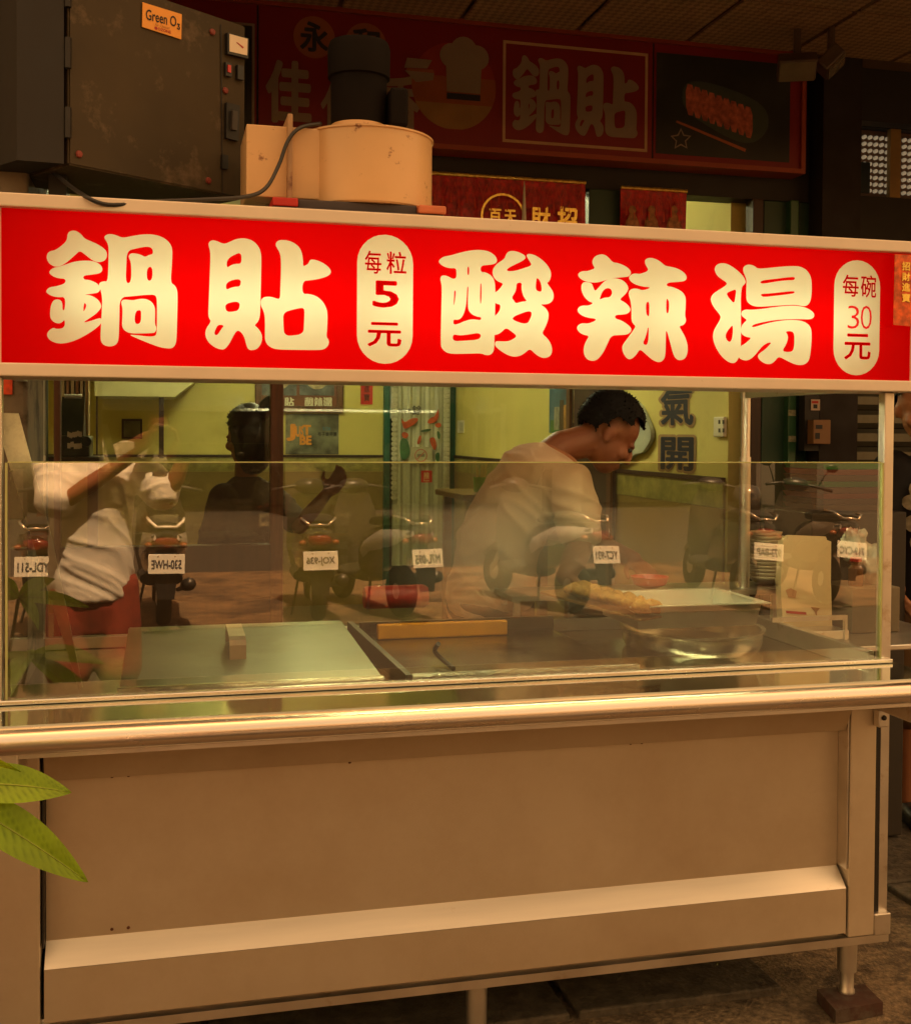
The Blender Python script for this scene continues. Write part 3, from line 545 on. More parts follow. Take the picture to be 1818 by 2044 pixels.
# floodlights under the ceiling at the right
def flood(c, aim, label, pole_top):
    f = thing('floodlight', label, 'floodlight', c); c = Vector(c); aim = Vector(aim).normalized(); s, u = frame_at(aim)
    b = bm_new(); obox(b, c, s*.075, u*.05, aim*.03, .008); obj('housing', b, M('flood_grey', (.10, .07, .045), .4, var=.1), f)
    b = bm_new(); obox(b, c+aim*.033, s*.068, u*.043, aim*.002); obj('lens', b, M('flood_lens', (.20, .17, .12), .15), f)
    b = bm_new(); tube(b, [pole_top, (pole_top[0], pole_top[1], c.z+.055), c+Vector((0, 0, .03))], .016, 8); obj('bracket', b, M('flood_grey', (.3, .21, .13)), f)
c1 = PY(1590, 133, YS-.35); c2 = PY(1658, 122, YS-.35)
flood(c1, (-.25, -.55, -.75), 'flat floodlight aimed down in front of the photo panel', (c1.x+.03, c1.y+.05, ZC+.01))
flood(c2, (.5, -.3, -.6), 'small tilted floodlight on a short pole beside the dark pier', (c2.x, c2.y, ZC+.01))

# festive valances under the header
def valance(label, x0, x1, ytop, ybot, Y, letters):
    X0, Z0, X1, Z1 = rectY(x0, ytop, x1, ybot, Y); Z0 -= .18
    v = thing('red_valance', label, 'valance', ((X0+X1)/2, Y, Z0), 'red festival valances under the door header')
    nx_ = max(12, int((X1-X0)/.012)); me_v, me_f = [], []
    for i in range(nx_+1):
        for j in range(7):
            x = X0+(X1-X0)*i/nx_; z = Z1+(Z0-Z1)*j/6; me_v.append((x, Y+.012*sin(i*.55)*(.3+j/6)+.004*sin(i*1.7), z))
    for i in range(nx_):
        for j in range(6): a = i*7+j; me_f.append((a, a+7, a+8, a+1))
    me = bpy.data.meshes.new('cloth'); me.from_pydata(me_v, [], me_f); cl = link('cloth', me, red_satin, v, True)
    b = bm_new(); tube(b, [(X0, Y-.004, Z1+.005), (X1, Y-.004, Z1+.005)], .008, 8); obj('gold_trim', b, gold, v)
    b = bm_new()
    k = 0; x = X0+.02
    while x < X1-.02:
        z = Z1-.075-.02*(k % 2); tube(b, [(x-.018, Y-.018, Z1-.03), (x, Y-.02, z), (x+.018, Y-.018, Z1-.03)], .0018, 5); tube(b, [(x, Y-.02, z), (x, Y-.022, z-.04)], [.003, .005], 5); x += .034; k += 1
    obj('fringe', b, M('fringe_red', (.55, .05, .02), .4, .3), v)
    for ch, lx0, ly0, lx1, ly1 in letters:
        A, B, C_, D_ = rectY(lx0, ly0, lx1, ly1, Y-.022); text('lettering', ch, (A, Y-.024, B), (C_-A, 0, 0), (0, 0, D_-B), gold, v, .03)
    return v
YV = YD-.06
v1 = valance('wide red satin valance with gold characters left of the green post', 790, 1168, 355, 400, YV, [('百', 976, 416, 1000, 444), ('天', 1006, 418, 1030, 447), ('財', 1060, 412, 1098, 462), ('招', 1112, 412, 1152, 466)])
qc = PY(1003, 432, YV-.02); shape('medallion', [[circ(qc.x, qc.z, .095, 24), circ(qc.x, qc.z, .086, 24)]], lambda p: (p[0], YV-.026, p[1]), gold, v1)
v2 = valance('short red satin valance with gold figures right of the green post', 1238, 1370, 380, 420, YV, [])
for k, xk in enumerate((1262, 1300, 1345)):
    qq = PY(xk, 440, YV-.02); b = bm_new(); lathe(b, [(.0, -.06), (.04, -.055), (.028, 0), (.012, .03), (.018, .045), (.012, .06), (0, .065)], (qq.x, YV-.02, qq.z), 10); 
    for vv in b.verts: vv.co.y = YV-.02+(vv.co.y-YV+.02)*.25
    obj('gold_figure', b, M('figure', (.30, .12, .04), .5, .3, var=.5, scale=50), v2)
tas = PY(1046, 400, YV-.03); b = bm_new(); lathe(b, [(.001, .08), (.004, .05), (.010, -.08), (0, -.082)], (tas.x, YV-.03, tas.z), 8); obj('tassel', b, ivory, v1)
# ------------------------------------------------------------------ the food cart
cart = thing('food_cart', 'stainless steel street food cart with a lit red sign box and glass screen', 'food cart', (.75, .3, 0))
XL, XR = -.335, 1.83
# --- sign box: white frame, translucent face lit by tubes inside
SX0, SX1, SZ0, SZ1 = -.362, 1.892, 1.613, 1.997
RX0, RX1, RZ0, RZ1 = -.333, 1.863, 1.641, 1.968
for a in ((SX0, SZ0, SX1, RZ0), (SX0, RZ1, SX1, SZ1), (SX0, RZ0+.0005, RX0, RZ1-.0005), (RX1, RZ0+.0005, SX1, RZ1-.0005)):
    b = bm_new(); box(b, a[0], -.022, a[1], a[2], .17, a[3], .003); obj('sign_frame', b, white_alu, cart)
b = bm_new(); box(b, RX0-.01, .16, RZ0-.01, RX1+.01, .168, RZ1+.01); obj('sign_back', b, M('white_inside', (.85, .85, .82), .8), cart)
letters = on_plane(GUO, 0)+on_plane(TIE, 0)+on_plane(SUAN, 0)+on_plane(LA, 0)+on_plane(TANG, 0)
def pillY(x0, y0, x1, y1): X0, Z0, X1, Z1 = rectY(x0, y0, x1, y1, 0); return pill(X0, Z0, X1, Z1)
p1 = pillY(712.5, 468, 824, 726); p2 = pillY(1664, 519, 1755.5, 749)
rectp = [(RX0, RZ0), (RX1, RZ0), (RX1, RZ1), (RX0, RZ1)]
vo, ins, out = cdt_split(rectp, letters+[[p1], [p2]])
SIGN_RED = translucent('sign_red_acrylic', (.86, .0004, .0006), .93); SIGN_CREAM = translucent('sign_cream_acrylic', (.90, .93, .63), .92)
face = flat_obj('sign_face', vo, out, lambda p: (p[0], 0, p[1]), SIGN_RED, cart)
flat_obj('characters', vo, ins, lambda p: (p[0], 0, p[1]), SIGN_CREAM, face)
red_ink = film('sign_red_ink', (.95, .02, .025))
for s, x0, y0, x1, y1, bd_ in (('每', 728, 500, 761, 546, .012), ('粒', 771, 502, 811, 547, .012), ('5', 743, 560, 796, 614, .02), ('元', 733, 643, 801, 692, .02),
                          ('每', 1681, 548, 1713, 592, .012), ('碗', 1717, 549, 1748, 594, .012), ('3', 1691, 610, 1714, 656, -.012), ('0', 1717, 610, 1739, 657, -.012), ('元', 1684, 666, 1737, 718, .016)):
    X0, Z0, X1, Z1 = rectY(x0, y0, x1, y1, 0); text('price_lettering', s, (X0, -.0015, Z0), (X1-X0, 0, 0), (0, 0, Z1-Z0), red_ink, face, bd_)
tube_m = emit('sign_tube', (1.0, .98, .68), .70)
for a, c in ((-.22, .42), (.46, 1.10), (1.14, 1.74)):
    b = bm_new(); tube(b, [(a, .074, 1.795), (c, .074, 1.795)], .014, 10); obj('fluorescent_tube', b, tube_m, cart)
# glass canopy posts
def post(name, x, y, z0, z1, r=.012, mat=steel_edge): b = bm_new(); box(b, x-r, y-r, z0, x+r, y+r, z1, .003); return obj(name, b, mat, cart)
post('front_post', 1.817, .03, .20, 1.6125, .014); post('front_post', -.348, .03, .20, 1.6125, .014)
zq = PY(1488, 912, .72).z
for x in (PY(1488, 850, .72).x, -.33):
    b = bm_new(); lathe(b, [(.0145, zq), (.0145, 1.66)], (x, .72, 0), 16); obj('rear_post', b, steel_edge, cart, angle=40)
    b = bm_new(); lathe(b, [(.0175, .93), (.0175, zq), (.0145, zq+.001)], (x, .72, 0), 16); obj('post_sleeve', b, steel_edge, cart, angle=40)
for x in (-.33, 1.79):
    b = bm_new(); box(b, x-.012, .171, 1.616, x+.012, .74, 1.640); obj('roof_rail', b, steel_edge, cart)
# lamp under the sign box, lighting the griddles
b = bm_new(); box(b, .45, .19, 1.672, 1.75, .25, 1.70); lampb = obj('lamp_housing', b, white_alu, cart)
b = bm_new(); box(b, .43, .252, 1.628, 1.77, .256, 1.70); obj('added_lamp_shield', b, white_alu, lampb)  # unseen plate added to keep the tube's reflection out of the shop window
b = bm_new(); tube(b, [(.48, .22, 1.655), (1.72, .22, 1.655)], .011, 10); obj('lamp_tube', b, emit('work_tube', (.92, 1.0, .60), 10), lampb)
# --- glass screens
front_glass = glass('front_glass', 2.55, (.74, .72, .58), .020, (.5, .42, .26))
side_glass = glass('side_glass', 1.5, (.90, .94, .84), .03)
edge_m = M('glass_edge', (.50, .52, .22), .25, 0, var=.1)  # pale green colour stands in for light gathered in the glass edge
GZ0, GZ1 = .926, 1.430
def pane(name, x0, y0, x1, y1, z0, z1, mat):
    me = bpy.data.meshes.new(name); me.from_pydata([(x0, y0, z0), (x1, y1, z0), (x1, y1, z1), (x0, y0, z1)], [], [(0, 1, 2, 3)]); return link(name, me, mat, cart)
fp = pane('front_pane', -.322, .008, 1.790, .008, GZ0, GZ1, front_glass)
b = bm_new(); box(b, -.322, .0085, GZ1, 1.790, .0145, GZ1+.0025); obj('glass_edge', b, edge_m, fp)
for x in (-.3265, 1.7905):
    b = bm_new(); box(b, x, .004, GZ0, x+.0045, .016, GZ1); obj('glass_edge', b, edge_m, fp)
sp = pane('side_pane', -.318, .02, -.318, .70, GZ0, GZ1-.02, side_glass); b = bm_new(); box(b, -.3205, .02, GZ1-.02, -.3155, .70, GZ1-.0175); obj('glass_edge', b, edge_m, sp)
b = bm_new(); box(b, 1.832, .34, .872, 2.36, .92, .8895, .004); ss = obj('side_shelf', b, steel_edge, cart)
for x_, y_ in ((2.32, .38), (2.32, .88), (1.87, .88)):
    b = bm_new(); lathe(b, [(.014, .023), (.014, .8715)], (x_, y_, 0), 12); obj('shelf_leg', b, steel_edge, ss)
# --- counter
b = bm_new(); box(b, -.345, -.010, .9150, 1.82, .012, .9258, .003); obj('glass_channel', b, steel_bright, cart)
b = bm_new(); box(b, -.345, -.186, .878, 1.832, .0115, .9142); obj('ledge', b, steel_mirror, cart)
b = bm_new(); box(b, -.34, .0125, .86, 1.825, .78, .890); obj('counter_top', b, M('steel_counter', (.50, .50, .44), .16, 1, var=.2, scale=3, dirt=(.30, .27, .18), dscale=3), cart)
b = bm_new(); box(b, 1.765, .02, .8905, 1.785, .66, .943, .003); obj('side_lip', b, steel_edge, cart)
b = bm_new(); box(b, -.34, .755, .8905, 1.825, .78, .925, .003); obj('back_lip', b, steel_edge, cart)
b = bm_new(); tube(b, [(-.9, -.205, .886), (.5, -.205, .886), (2.05, -.205, .886)], .0245, 24); obj('front_rail', b, M('rail_steel', (.80, .74, .68), .27, 1, var=.05, scale=2, stretch=(1, 9, 9)), cart, angle=40)
for x in (-.30, 1.775):
    b = bm_new(); box(b, x-.012, -.19, .80, x+.022, -.01, .866, .004); box(b, x-.008, -.03, .755, x+.018, -.006, .80, .003); br = obj('rail_bracket', b, steel_edge, cart)
    b = bm_new(); lathe(b, [(.007, 0), (.006, .004), (0, .005)], (0, 0, 0), 10); bmesh.ops.rotate(b, verts=b.verts, matrix=Matrix.Rotation(pi/2, 3, 'X'), cent=(0, 0, 0)); bmesh.ops.translate(b, verts=b.verts, vec=(x+.006, -.0305, .78)); obj('bolt', b, dark_paint, br)
b = bm_new(); box(b, -.342, -.182, .846, 1.826, -.165, .8775); obj('ledge_lip', b, steel_edge, cart)
# --- cabinet
YR = .045                      # recessed main panel
zpt = PY(880, 1505, YR).z; zsb = .337; zst = PY(880, 1803, YR).z
PXL, PXR = PY(84, 1700, 0).x, PY(1690, 1780, 0).x
zlow = PY(1688, 1863, 0).z
def sheet(name, prof, x0, x1, mat, t=.004):
    """bent sheet: profile of (y,z) points from top to bottom, thickness inwards"""
    b = bm_new(); n = len(prof); A = [[b.verts.new((x, y, z)) for y, z in prof] for x in (x0, x1)]; B = [[b.verts.new((x, y+t, z)) for y, z in prof] for x in (x0, x1)]
    for i in range(n-1):
        b.faces.new((A[0][i], A[0][i+1], A[1][i+1], A[1][i])); b.faces.new((B[0][i], B[1][i], B[1][i+1], B[0][i+1]))
        for s in (0, 1): b.faces.new((A[s][i], B[s][i], B[s][i+1], A[s][i+1]))
    for i in (0, n-1): b.faces.new((A[0][i], A[1][i], B[1][i], B[0][i]))
    bmesh.ops.recalc_face_normals(b, faces=b.faces); return obj(name, b, mat, cart)
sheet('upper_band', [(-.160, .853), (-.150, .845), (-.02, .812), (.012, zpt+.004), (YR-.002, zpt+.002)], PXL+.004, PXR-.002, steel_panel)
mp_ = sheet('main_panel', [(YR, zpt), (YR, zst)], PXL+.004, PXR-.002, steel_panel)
sheet('slanted_strip', [(YR-.001, zst), (0, zsb)], PXL+.004, PXR-.002, steel_strip_skylit)
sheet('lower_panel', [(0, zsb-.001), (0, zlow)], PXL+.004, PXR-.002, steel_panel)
b = bm_new(); box(b, PXR-.0015, .002, zst+.004, PXR+.002, YR+.02, .80); obj('reveal', b, steel_edge, cart)
b = bm_new(); box(b, PXL-.001, .004, zst, PXL+.003, YR+.02, .80); obj('reveal', b, dark_paint, cart)
x1a, x1b = PXR+.004, PY(1745, 1700, 0).x
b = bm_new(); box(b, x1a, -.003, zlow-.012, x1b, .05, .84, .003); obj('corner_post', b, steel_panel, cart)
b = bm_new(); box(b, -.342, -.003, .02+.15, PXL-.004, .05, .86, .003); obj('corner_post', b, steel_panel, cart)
b = bm_new(); box(b, x1b+.003, .012, .255, 1.802, .06, .84); obj('side_slot', b, dark_paint, cart)
b = bm_new(); box(b, x1b+.002, -.002, .205, 1.83, .045, .262, .003); obj('post_shoe', b, steel_edge, cart)
b = bm_new(); box(b, -.34, .0, .187, 1.825, .03, zlow-.0135); obj('bottom_channel', b, steel_edge, cart)
b = bm_new(); box(b, -.34, .031, .19, 1.825, .74, .215); obj('cabinet_floor', b, steel_edge, cart)
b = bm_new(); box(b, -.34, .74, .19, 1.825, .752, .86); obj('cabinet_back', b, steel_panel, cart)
for x in (-.341, 1.826):
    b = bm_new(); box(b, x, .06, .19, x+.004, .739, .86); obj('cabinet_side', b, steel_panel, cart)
lx = PZ(1690, 1985, .03)
for x, y in ((lx.x, .06), (PY(951, 1960, .06).x, .06), (-.25, .06), (lx.x, .68), (.72, .68), (-.25, .68)):
    z0 = .036 if (x == lx.x and y == .06) else .024 if y > .14 else .0
    b = bm_new(); lathe(b, [(.021, z0), (.021, z0+.006), (.018, z0+.012), (.0185, z0+.055), (.0245, z0+.058), (.0265, .188)], (x, y, 0), 18); obj('leg', b, steel_edge, cart, angle=35)
# rivets along the panel edges
for x, z in ((-.11, zpt-.004), (-.075, zpt-.004), (.42, zpt-.006), (1.12, zpt-.004), (1.15, zpt-.004), (-.11, zst+.012), (-.075, zst+.012)):
    b = bm_new(); lathe(b, [(.0038, 0), (.003, .002), (0, .0025)], (0, 0, 0), 8); bmesh.ops.rotate(b, verts=b.verts, matrix=Matrix.Rotation(pi/2, 3, 'X'), cent=(0, 0, 0)); bmesh.ops.translate(b, verts=b.verts, vec=(x, YR-.0005, z)); obj('rivet', b, M('rust', (.10, .03, .012), .8), cart)
# wooden pad below the right leg
pq = [PZ(1630, 1975, .036), PZ(1725, 1965, .036), PZ(1762, 2001, .036), PZ(1668, 2018, .036)]
b = bm_new(); prism(b, pq, (0, 0, -.034)); tag(obj('wood_pad', b, M('pad_wood', (.055, .022, .014), .8, 0, var=.4, scale=20, dirt=(.09, .07, .05), dscale=9, dlim=(.45, .6))), 'reddish wooden pad under the right cart leg', 'wood pad')

# festival strip stuck at the right end of the sign
q0, q1, q2, q3 = PY(1786, 507, -.024), PY(1832, 509, -.024), PY(1828, 652, -.024), PY(1783, 648, -.024)
b = bm_new(); prism(b, [q0, q1, q2, q3], (0, .0015, 0)); cp = tag(obj('festival_strip', b, M('strip_foil', (.62, .10, .02), .35, .2, var=.5, scale=55)), 'red and gold festival paper strip stuck at the end of the lit sign', 'paper strip')
for i, ch in enumerate('招財進寶'):
    c = PY(1808, 531+i*21, -.026); text('lettering', ch, (c.x-.012, -.0265, c.z-.011), (.024, 0, 0), (0, 0, .022), gold, cp, .03)
# ------------------------------------------------------------------ equipment standing on the sign box
ZB = 2.115
A, B = PZ(137, 328, ZB), PZ(489, 397, ZB); U = (B-A).normalized(); NRM = Vector((U.y, -U.x, 0)); H = .455
boxm = M('grey_enamel', (.060, .044, .024), .6, 0, spec=.22, var=.2, scale=4, dirt=(.17, .12, .075), dscale=9, dlim=(.56, .74))
ob = thing('control_box', 'grey metal air cleaner control box with gauge and switches on the sign', 'control box', (A+B)/2)
b = bm_new(); prism(b, [A, B, B-NRM*.30, A-NRM*.30], (0, 0, H)); bmesh.ops.bevel(b, geom=b.edges[:], offset=.004, segments=2, affect='EDGES'); obj('case', b, boxm, ob)
b = bm_new(); prism(b, [A+NRM*.0-U*.012-Vector((0, 0, .0)), A-U*.012-NRM*.3, A-U*.10-NRM*.3, A-U*.10-NRM*.05], (0, 0, H)); obj('mounting_plate', b, dark_paint, ob)
for z in (.06, .22, .36):
    c = A-U*.004+NRM*.004+Vector((0, 0, z)); b = bm_new(); tube(b, [c, c+Vector((0, 0, .07))], .008, 8); obj('hinge', b, dark_paint, ob)
P0 = A+NRM*.0025
def onb(x, y): return PP(x, y, P0, NRM)
def bquad(name, pts, mat, t=.002, parent=None): b = bm_new(); prism(b, [onb(*p) for p in pts], NRM*t); return obj(name, b, mat, parent or ob)
s1, s2 = onb(440, 48), onb(443, 388)
b = bm_new(); prism(b, [s1, s1+U*.003, s2+U*.003, s2], NRM*.0006); obj('panel_seam', b, dark_paint, ob)
stk = bquad('sticker', [(284, 4), (362, 28), (361, 78), (283, 53)], M('sticker_orange', (.85, .36, .05), .5, var=.03))
def btext(s, x0, y0, x1, y1, sl, mat, bold=0):
    o = onb(x0, y1)+NRM*.003; u = onb(x1, y1+sl)+NRM*.003-o; v = onb(x0, y0)+NRM*.003-o; text('lettering', s, o, u, v, mat, stk, bold)
btext('Green O₃', 290, 17, 358, 43, 17, ink, .012); btext('Air Cleaner', 308, 45, 338, 51, 8, M('sticker_text', (.45, .2, .03), .5)); btext('●OZONE', 307, 52, 340, 58, 9, red_paint, .02)
gq = bquad('gauge', [(449, 66), (491, 78), (490, 118), (449, 108)], black, .012)
def bquad2(name, pts, mat, k, t, parent): b = bm_new(); prism(b, [onb(*p)+NRM*k for p in pts], NRM*t); return obj(name, b, mat, parent)
bquad2('dial', [(452, 69), (488, 79), (487, 112), (452, 104)], M('dial_white', (.80, .66, .50), .4, var=.04), .0125, .001, gq)
bquad2('needle', [(465, 86), (467, 86), (480, 96), (478, 98)], red_paint, .0138, .0006, gq)
bquad('rocker_switch', [(447, 124), (459, 127), (459, 154), (447, 151)], black, .008); bquad2('lit_rocker', [(450, 130), (456, 131.5), (456, 146), (450, 144.5)], M('red_lens', (.5, .01, .01), .25), .0085, .003, ob)
bquad('rocker_switch', [(470, 130), (482, 133), (482, 161), (470, 158)], black, .01)
bquad('breaker', [(448, 205), (474, 211), (472, 282), (447, 276)], black, .010); bquad2('breaker_lever', [(456, 222), (466, 224), (465, 262), (455, 260)], M('lever', (.05, .04, .035), .35), .0105, .008, ob)
bquad('socket', [(441, 308), (453, 310), (453, 338), (440, 336)], black, .006)
for x, y in ((424, 63), (158, 307), (416, 360), (450, 180)):
    c = onb(x, y); b = bm_new(); lathe(b, [(.009, 0), (.007, .004), (0, .005)], (0, 0, 0), 10); rot = Vector((0, 0, 1)).rotation_difference(NRM).to_matrix(); bmesh.ops.rotate(b, verts=b.verts, matrix=rot, cent=(0, 0, 0)); bmesh.ops.translate(b, verts=b.verts, vec=c); obj('screw', b, M('screw_red', (.20, .03, .02), .5), ob)
# legs of the box on the sign frame
for f in (.12, .9):
    c = A+(B-A)*f-NRM*.15; b = bm_new(); box(b, c.x-.02, c.y-.05, 1.9975, c.x+.02, c.y+.05, ZB-.001); obj('foot', b, dark_paint, ob)
# blower
bc = PY(731, 330, .30); bx_, by_ = bc.x, .30; r = .166
z0b, z1b = 2.052, 2.236
bl = thing('exhaust_blower', 'cream round exhaust blower with black motor on top of the sign', 'blower', (bx_, by_, 2.0))
b = bm_new(); lathe(b, [(r-.004, z0b), (r, z0b+.004), (r, z1b-.006), (r+.004, z1b-.004), (r+.004, z1b), (0, z1b+.001)], (bx_, by_, 0), 56); obj('drum', b, cream_paint, bl, angle=35)
b = bm_new(); lathe(b, [(.074, z1b+.002), (.070, z1b+.035), (.066, z1b+.036)], (bx_-.02, by_, 0), 32); obj('collar', b, cream_paint, bl, angle=35)
mz = z1b+.037
motor_m = M('motor_black', (.006, .004, .003), .75, 0, var=.3, scale=9, spec=.12)
b = bm_new(); lathe(b, [(.070, mz), (.071, mz+.115), (.078, mz+.118), (.079, mz+.19), (.074, mz+.205), (.05, mz+.213), (0, mz+.215)], (bx_-.02, by_, 0), 36); mo = obj('motor', b, motor_m, bl, angle=30)
b = bm_new(); box(b, bx_+.048, by_-.075, mz-.012, bx_+.093, by_-.005, mz+.085, .008); obj('terminal_box', b, motor_m, mo)
dx0, dx1 = PY(490, 320, .2).x+.052, bx_-r*.75
b = bm_new(); box(b, dx0-.05, by_-.10, z0b+.01, dx1, by_+.12, z1b-.003, .003); obj('duct', b, cream_paint, bl)
fx = PY(577, 310, by_-.10).x
b = bm_new(); box(b, fx-.006, by_-.125, z0b+.002, fx+.006, by_+.13, z1b+.022, .002); obj('flange', b, M('flange_rust', (.36, .22, .12), .6, dirt=(.12, .04, .02), dscale=14), bl)
b = bm_new(); box(b, bx_-.25, by_-.165, 2.0075, bx_+.163, by_+.12, 2.030, .003); obj('base_board', b, M('base_dark', (.05, .04, .045), .7), bl)
b = bm_new(); box(b, bx_-.25, by_-.168, 2.0305, bx_-.19, by_+.05, 2.050, .003); obj('rubber_pad', b, red_paint, bl)
b = bm_new(); box(b, bx_+.10, by_-.172, 2.0305, bx_+.168, by_-.02, 2.050, .004); obj('rubber_pad', b, M('orange_pad', (.55, .16, .07), .6), bl)
b = bm_new(); box(b, bx_-.189, by_-.15, 2.0303, bx_+.099, by_+.10, 2.0515, .003); obj('base_ring', b, M('base_dark', (.05, .04, .045), .7), bl)
b = bm_new(); box(b, bx_-.245, by_-.14, 1.9975, bx_+.15, by_+.10, 2.007); obj('base_shim', b, red_paint, bl)
# power cable
cpts = [PZ(108, 345, 2.115), PY(160, 385, -.0), PY(215, 408, -.024), PY(300, 402, .0), PY(400, 398, .05), PY(490, 392, .1), PY(530, 375, .13), PY(556, 330, .16), PY(575, 280, .17), PY(600, 254, .18), PY(640, 246, .22)]
def spline(pts, n=6):
    pts = [Vector(p) for p in pts]; out = []
    for i in range(len(pts)-1):
        p0, p1, p2, p3 = pts[max(0, i-1)], pts[i], pts[i+1], pts[min(len(pts)-1, i+2)]
        for k in range(n): t = k/n; out.append(.5*((2*p1)+(-p0+p2)*t+(2*p0-5*p1+4*p2-p3)*t*t+(-p0+3*p1-3*p2+p3)*t**3))
    return out+[pts[-1]]
b = bm_new(); tube(b, spline(cpts), .0048, 8); tag(obj('power_cable', b, black, smooth=True), 'black power cable sagging between control box and blower', 'cable')

# ------------------------------------------------------------------ on the counter, behind the glass
ZT = .8905
# left griddle with closed lid
YF, YK = .030, .70
gA, gB, gC, gD = PY(238, 1379, YF), PY(746, 1353, YF), PY(697, 1243, YK), PY(243, 1247, YK)
zf, zk = (gA.z+gB.z)/2, (gC.z+gD.z)/2; gx0, gx1 = gA.x, (gB.x+gC.x)/2
gl = thing('covered_griddle', 'flat griddle under a closed dull steel lid with a strap handle', 'griddle', ((gx0+gx1)/2, .4, ZT))
lt = .018
b = bm_new(); box(b, gx0+.02, YF+.03, ZT, gx1-.02, YK-.02, zf-lt-.002); obj('body', b, griddle_dark, gl)
def slab8(x0, x1, y0, y1, za, zb_, t): return [(x0, y0, za-t), (x1, y0, za-t), (x1, y0, za), (x0, y0, za), (x0, y1, zb_-t), (x1, y1, zb_-t), (x1, y1, zb_), (x0, y1, zb_)]
b = bm_new(); hexa(b, slab8(gx0, gx1, YF+.016, YK, zf, zk, lt)); bmesh.ops.bevel(b, geom=b.edges[:], offset=.003, segments=2, affect='EDGES'); obj('lid', b, griddle_top, gl)
b = bm_new(); box(b, gx0-.004, YF-.002, zf-.013, gx1+.002, YF+.0155, zf+.004, .003); obj('front_bar', b, steel_bright, gl)
b = bm_new(); box(b, gx0+.004, YF+.004, ZT, gx1-.002, YF+.014, zf-.0135); obj('front_skirt', b, M('skirt_dark', (.05, .045, .05), .4), gl)
hz = lambda y: zf+(zk-zf)*(y-YF)/(YK-YF)+.001
hq = PY(475, 1303, .27); hy = .27; hw = .020
b = bm_new(); tp = [(hy+.20, hz(hy+.2)), (hy+.20, hz(hy+.2)+.040), (hy+.19, hz(hy+.19)+.048), (hy+.03, hz(hy)+.052), (hy+.012, hz(hy)+.046), (hy, hz(hy)+.034), (hy-.004, hz(hy))]; nn = len(tp)
V = [[b.verts.new((hq.x+s*hw, y_, z_)) for y_, z_ in tp] for s in (-1, 1)]; W = [[b.verts.new((hq.x+s*hw, y_+(.004 if i == 0 or i == 1 else 0)*-1+(.004 if i > 3 else 0), z_-(.004 if 1 <= i <= 4 else 0))) for i, (y_, z_) in enumerate(tp)] for s in (-1, 1)]
for i in range(nn-1): b.faces.new((V[0][i], V[0][i+1], V[1][i+1], V[1][i])); b.faces.new((W[1][i], W[1][i+1], W[0][i+1], W[0][i])); [b.faces.new((V[s][i], W[s][i], W[s][i+1], V[s][i+1])) for s in (0, 1)]
bmesh.ops.recalc_face_normals(b, faces=b.faces); obj('strap_handle', b, M('handle_steel', (.62, .50, .38), .35, .7), gl)
# right griddle, open, with raised rim
rA, rB, rC = PY(816, 1354, YF), PY(1278, 1326, YF), PY(698, 1243, YK)
rx0, rx1, zr0, zr1 = (rA.x+rC.x)/2, rB.x, (rA.z+rB.z)/2, rC.z
gr = thing('open_griddle', 'open iron griddle with raised side rim beside the covered one', 'griddle', ((rx0+rx1)/2, .4, ZT))
b = bm_new(); box(b, rx0+.01, YF+.03, ZT, rx1-.01, YK-.021, zr0-.014); obj('plate', b, M('griddle_oiled', (.34, .33, .27), .24, 1, var=.3, scale=5, dirt=(.06, .04, .03), dscale=4), gr)
b = bm_new(); hexa(b, [(rA.x-.007, YF, zr0-.03), (rA.x+.008, YF, zr0-.03), (rA.x+.008, YF, zr0+.004), (rA.x-.007, YF, zr0+.004), (rC.x-.007, YK, zr1-.05), (rC.x+.008, YK, zr1-.05), (rC.x+.008, YK, zr1+.004), (rC.x-.007, YK, zr1+.004)]); obj('side_rim', b, M('rim_iron', (.10, .095, .08), .35, .9), gr)
b = bm_new(); box(b, rA.x+.0085, YF, zr0-.016, rx1, YF+.018, zr0+.004, .003); obj('front_bar', b, steel_bright, gr)
b = bm_new(); box(b, rA.x+.012, YF+.006, ZT, rx1-.004, YF+.016, zr0-.0165); obj('front_skirt', b, M('skirt_dark', (.05, .045, .05), .4), gr)
b = bm_new(); box(b, rx0+.0095, YK-.02, ZT+.01, rx1, YK, zr1+.002, .003); obj('back_rim', b, griddle_dark, gr)
# orange board and red tube at the back of the griddle
oq0, oq1 = PY(752, 1262, .60), PY(1010, 1262, .60)
b = bm_new(); box(b, oq0.x, .585, zr0-.0135, oq1.x, .605, PY(880, 1243, .585).z, .004); tag(obj('scraper_board', b, M('orange_board', (.92, .36, .015), .5, var=.1)), 'orange board standing along the back of the open griddle', 'board')
rq0, rq1 = PY(722, 1222, .74), PY(846, 1222, .74)
b = bm_new(); tube(b, [(rq0.x, .70, 1.02), (rq0.x+.01, .70, 1.02), (rq1.x-.012, .70, 1.02), (rq1.x, .70, 1.02)], [.030, .034, .034, .028], 20); ro = tag(obj('red_roll', b, M('red_plastic', (.30, .006, .004), .5, var=.3, scale=25), angle=40), 'bright red plastic roll lying above the orange board', 'roll')
ro.parent = None
ro.parent = None
# ladle on the griddle plate
lq = PZ(905, 1335, zr0-.008); b = bm_new(); tube(b, spline([lq, PZ(885, 1318, zr0), PZ(868, 1300, zr0+.015), PZ(875, 1285, zr0+.04)], 5), .006, 8); tag(obj('griddle_hook', b, black), 'thin curved black handle lying on the open griddle', 'handle')
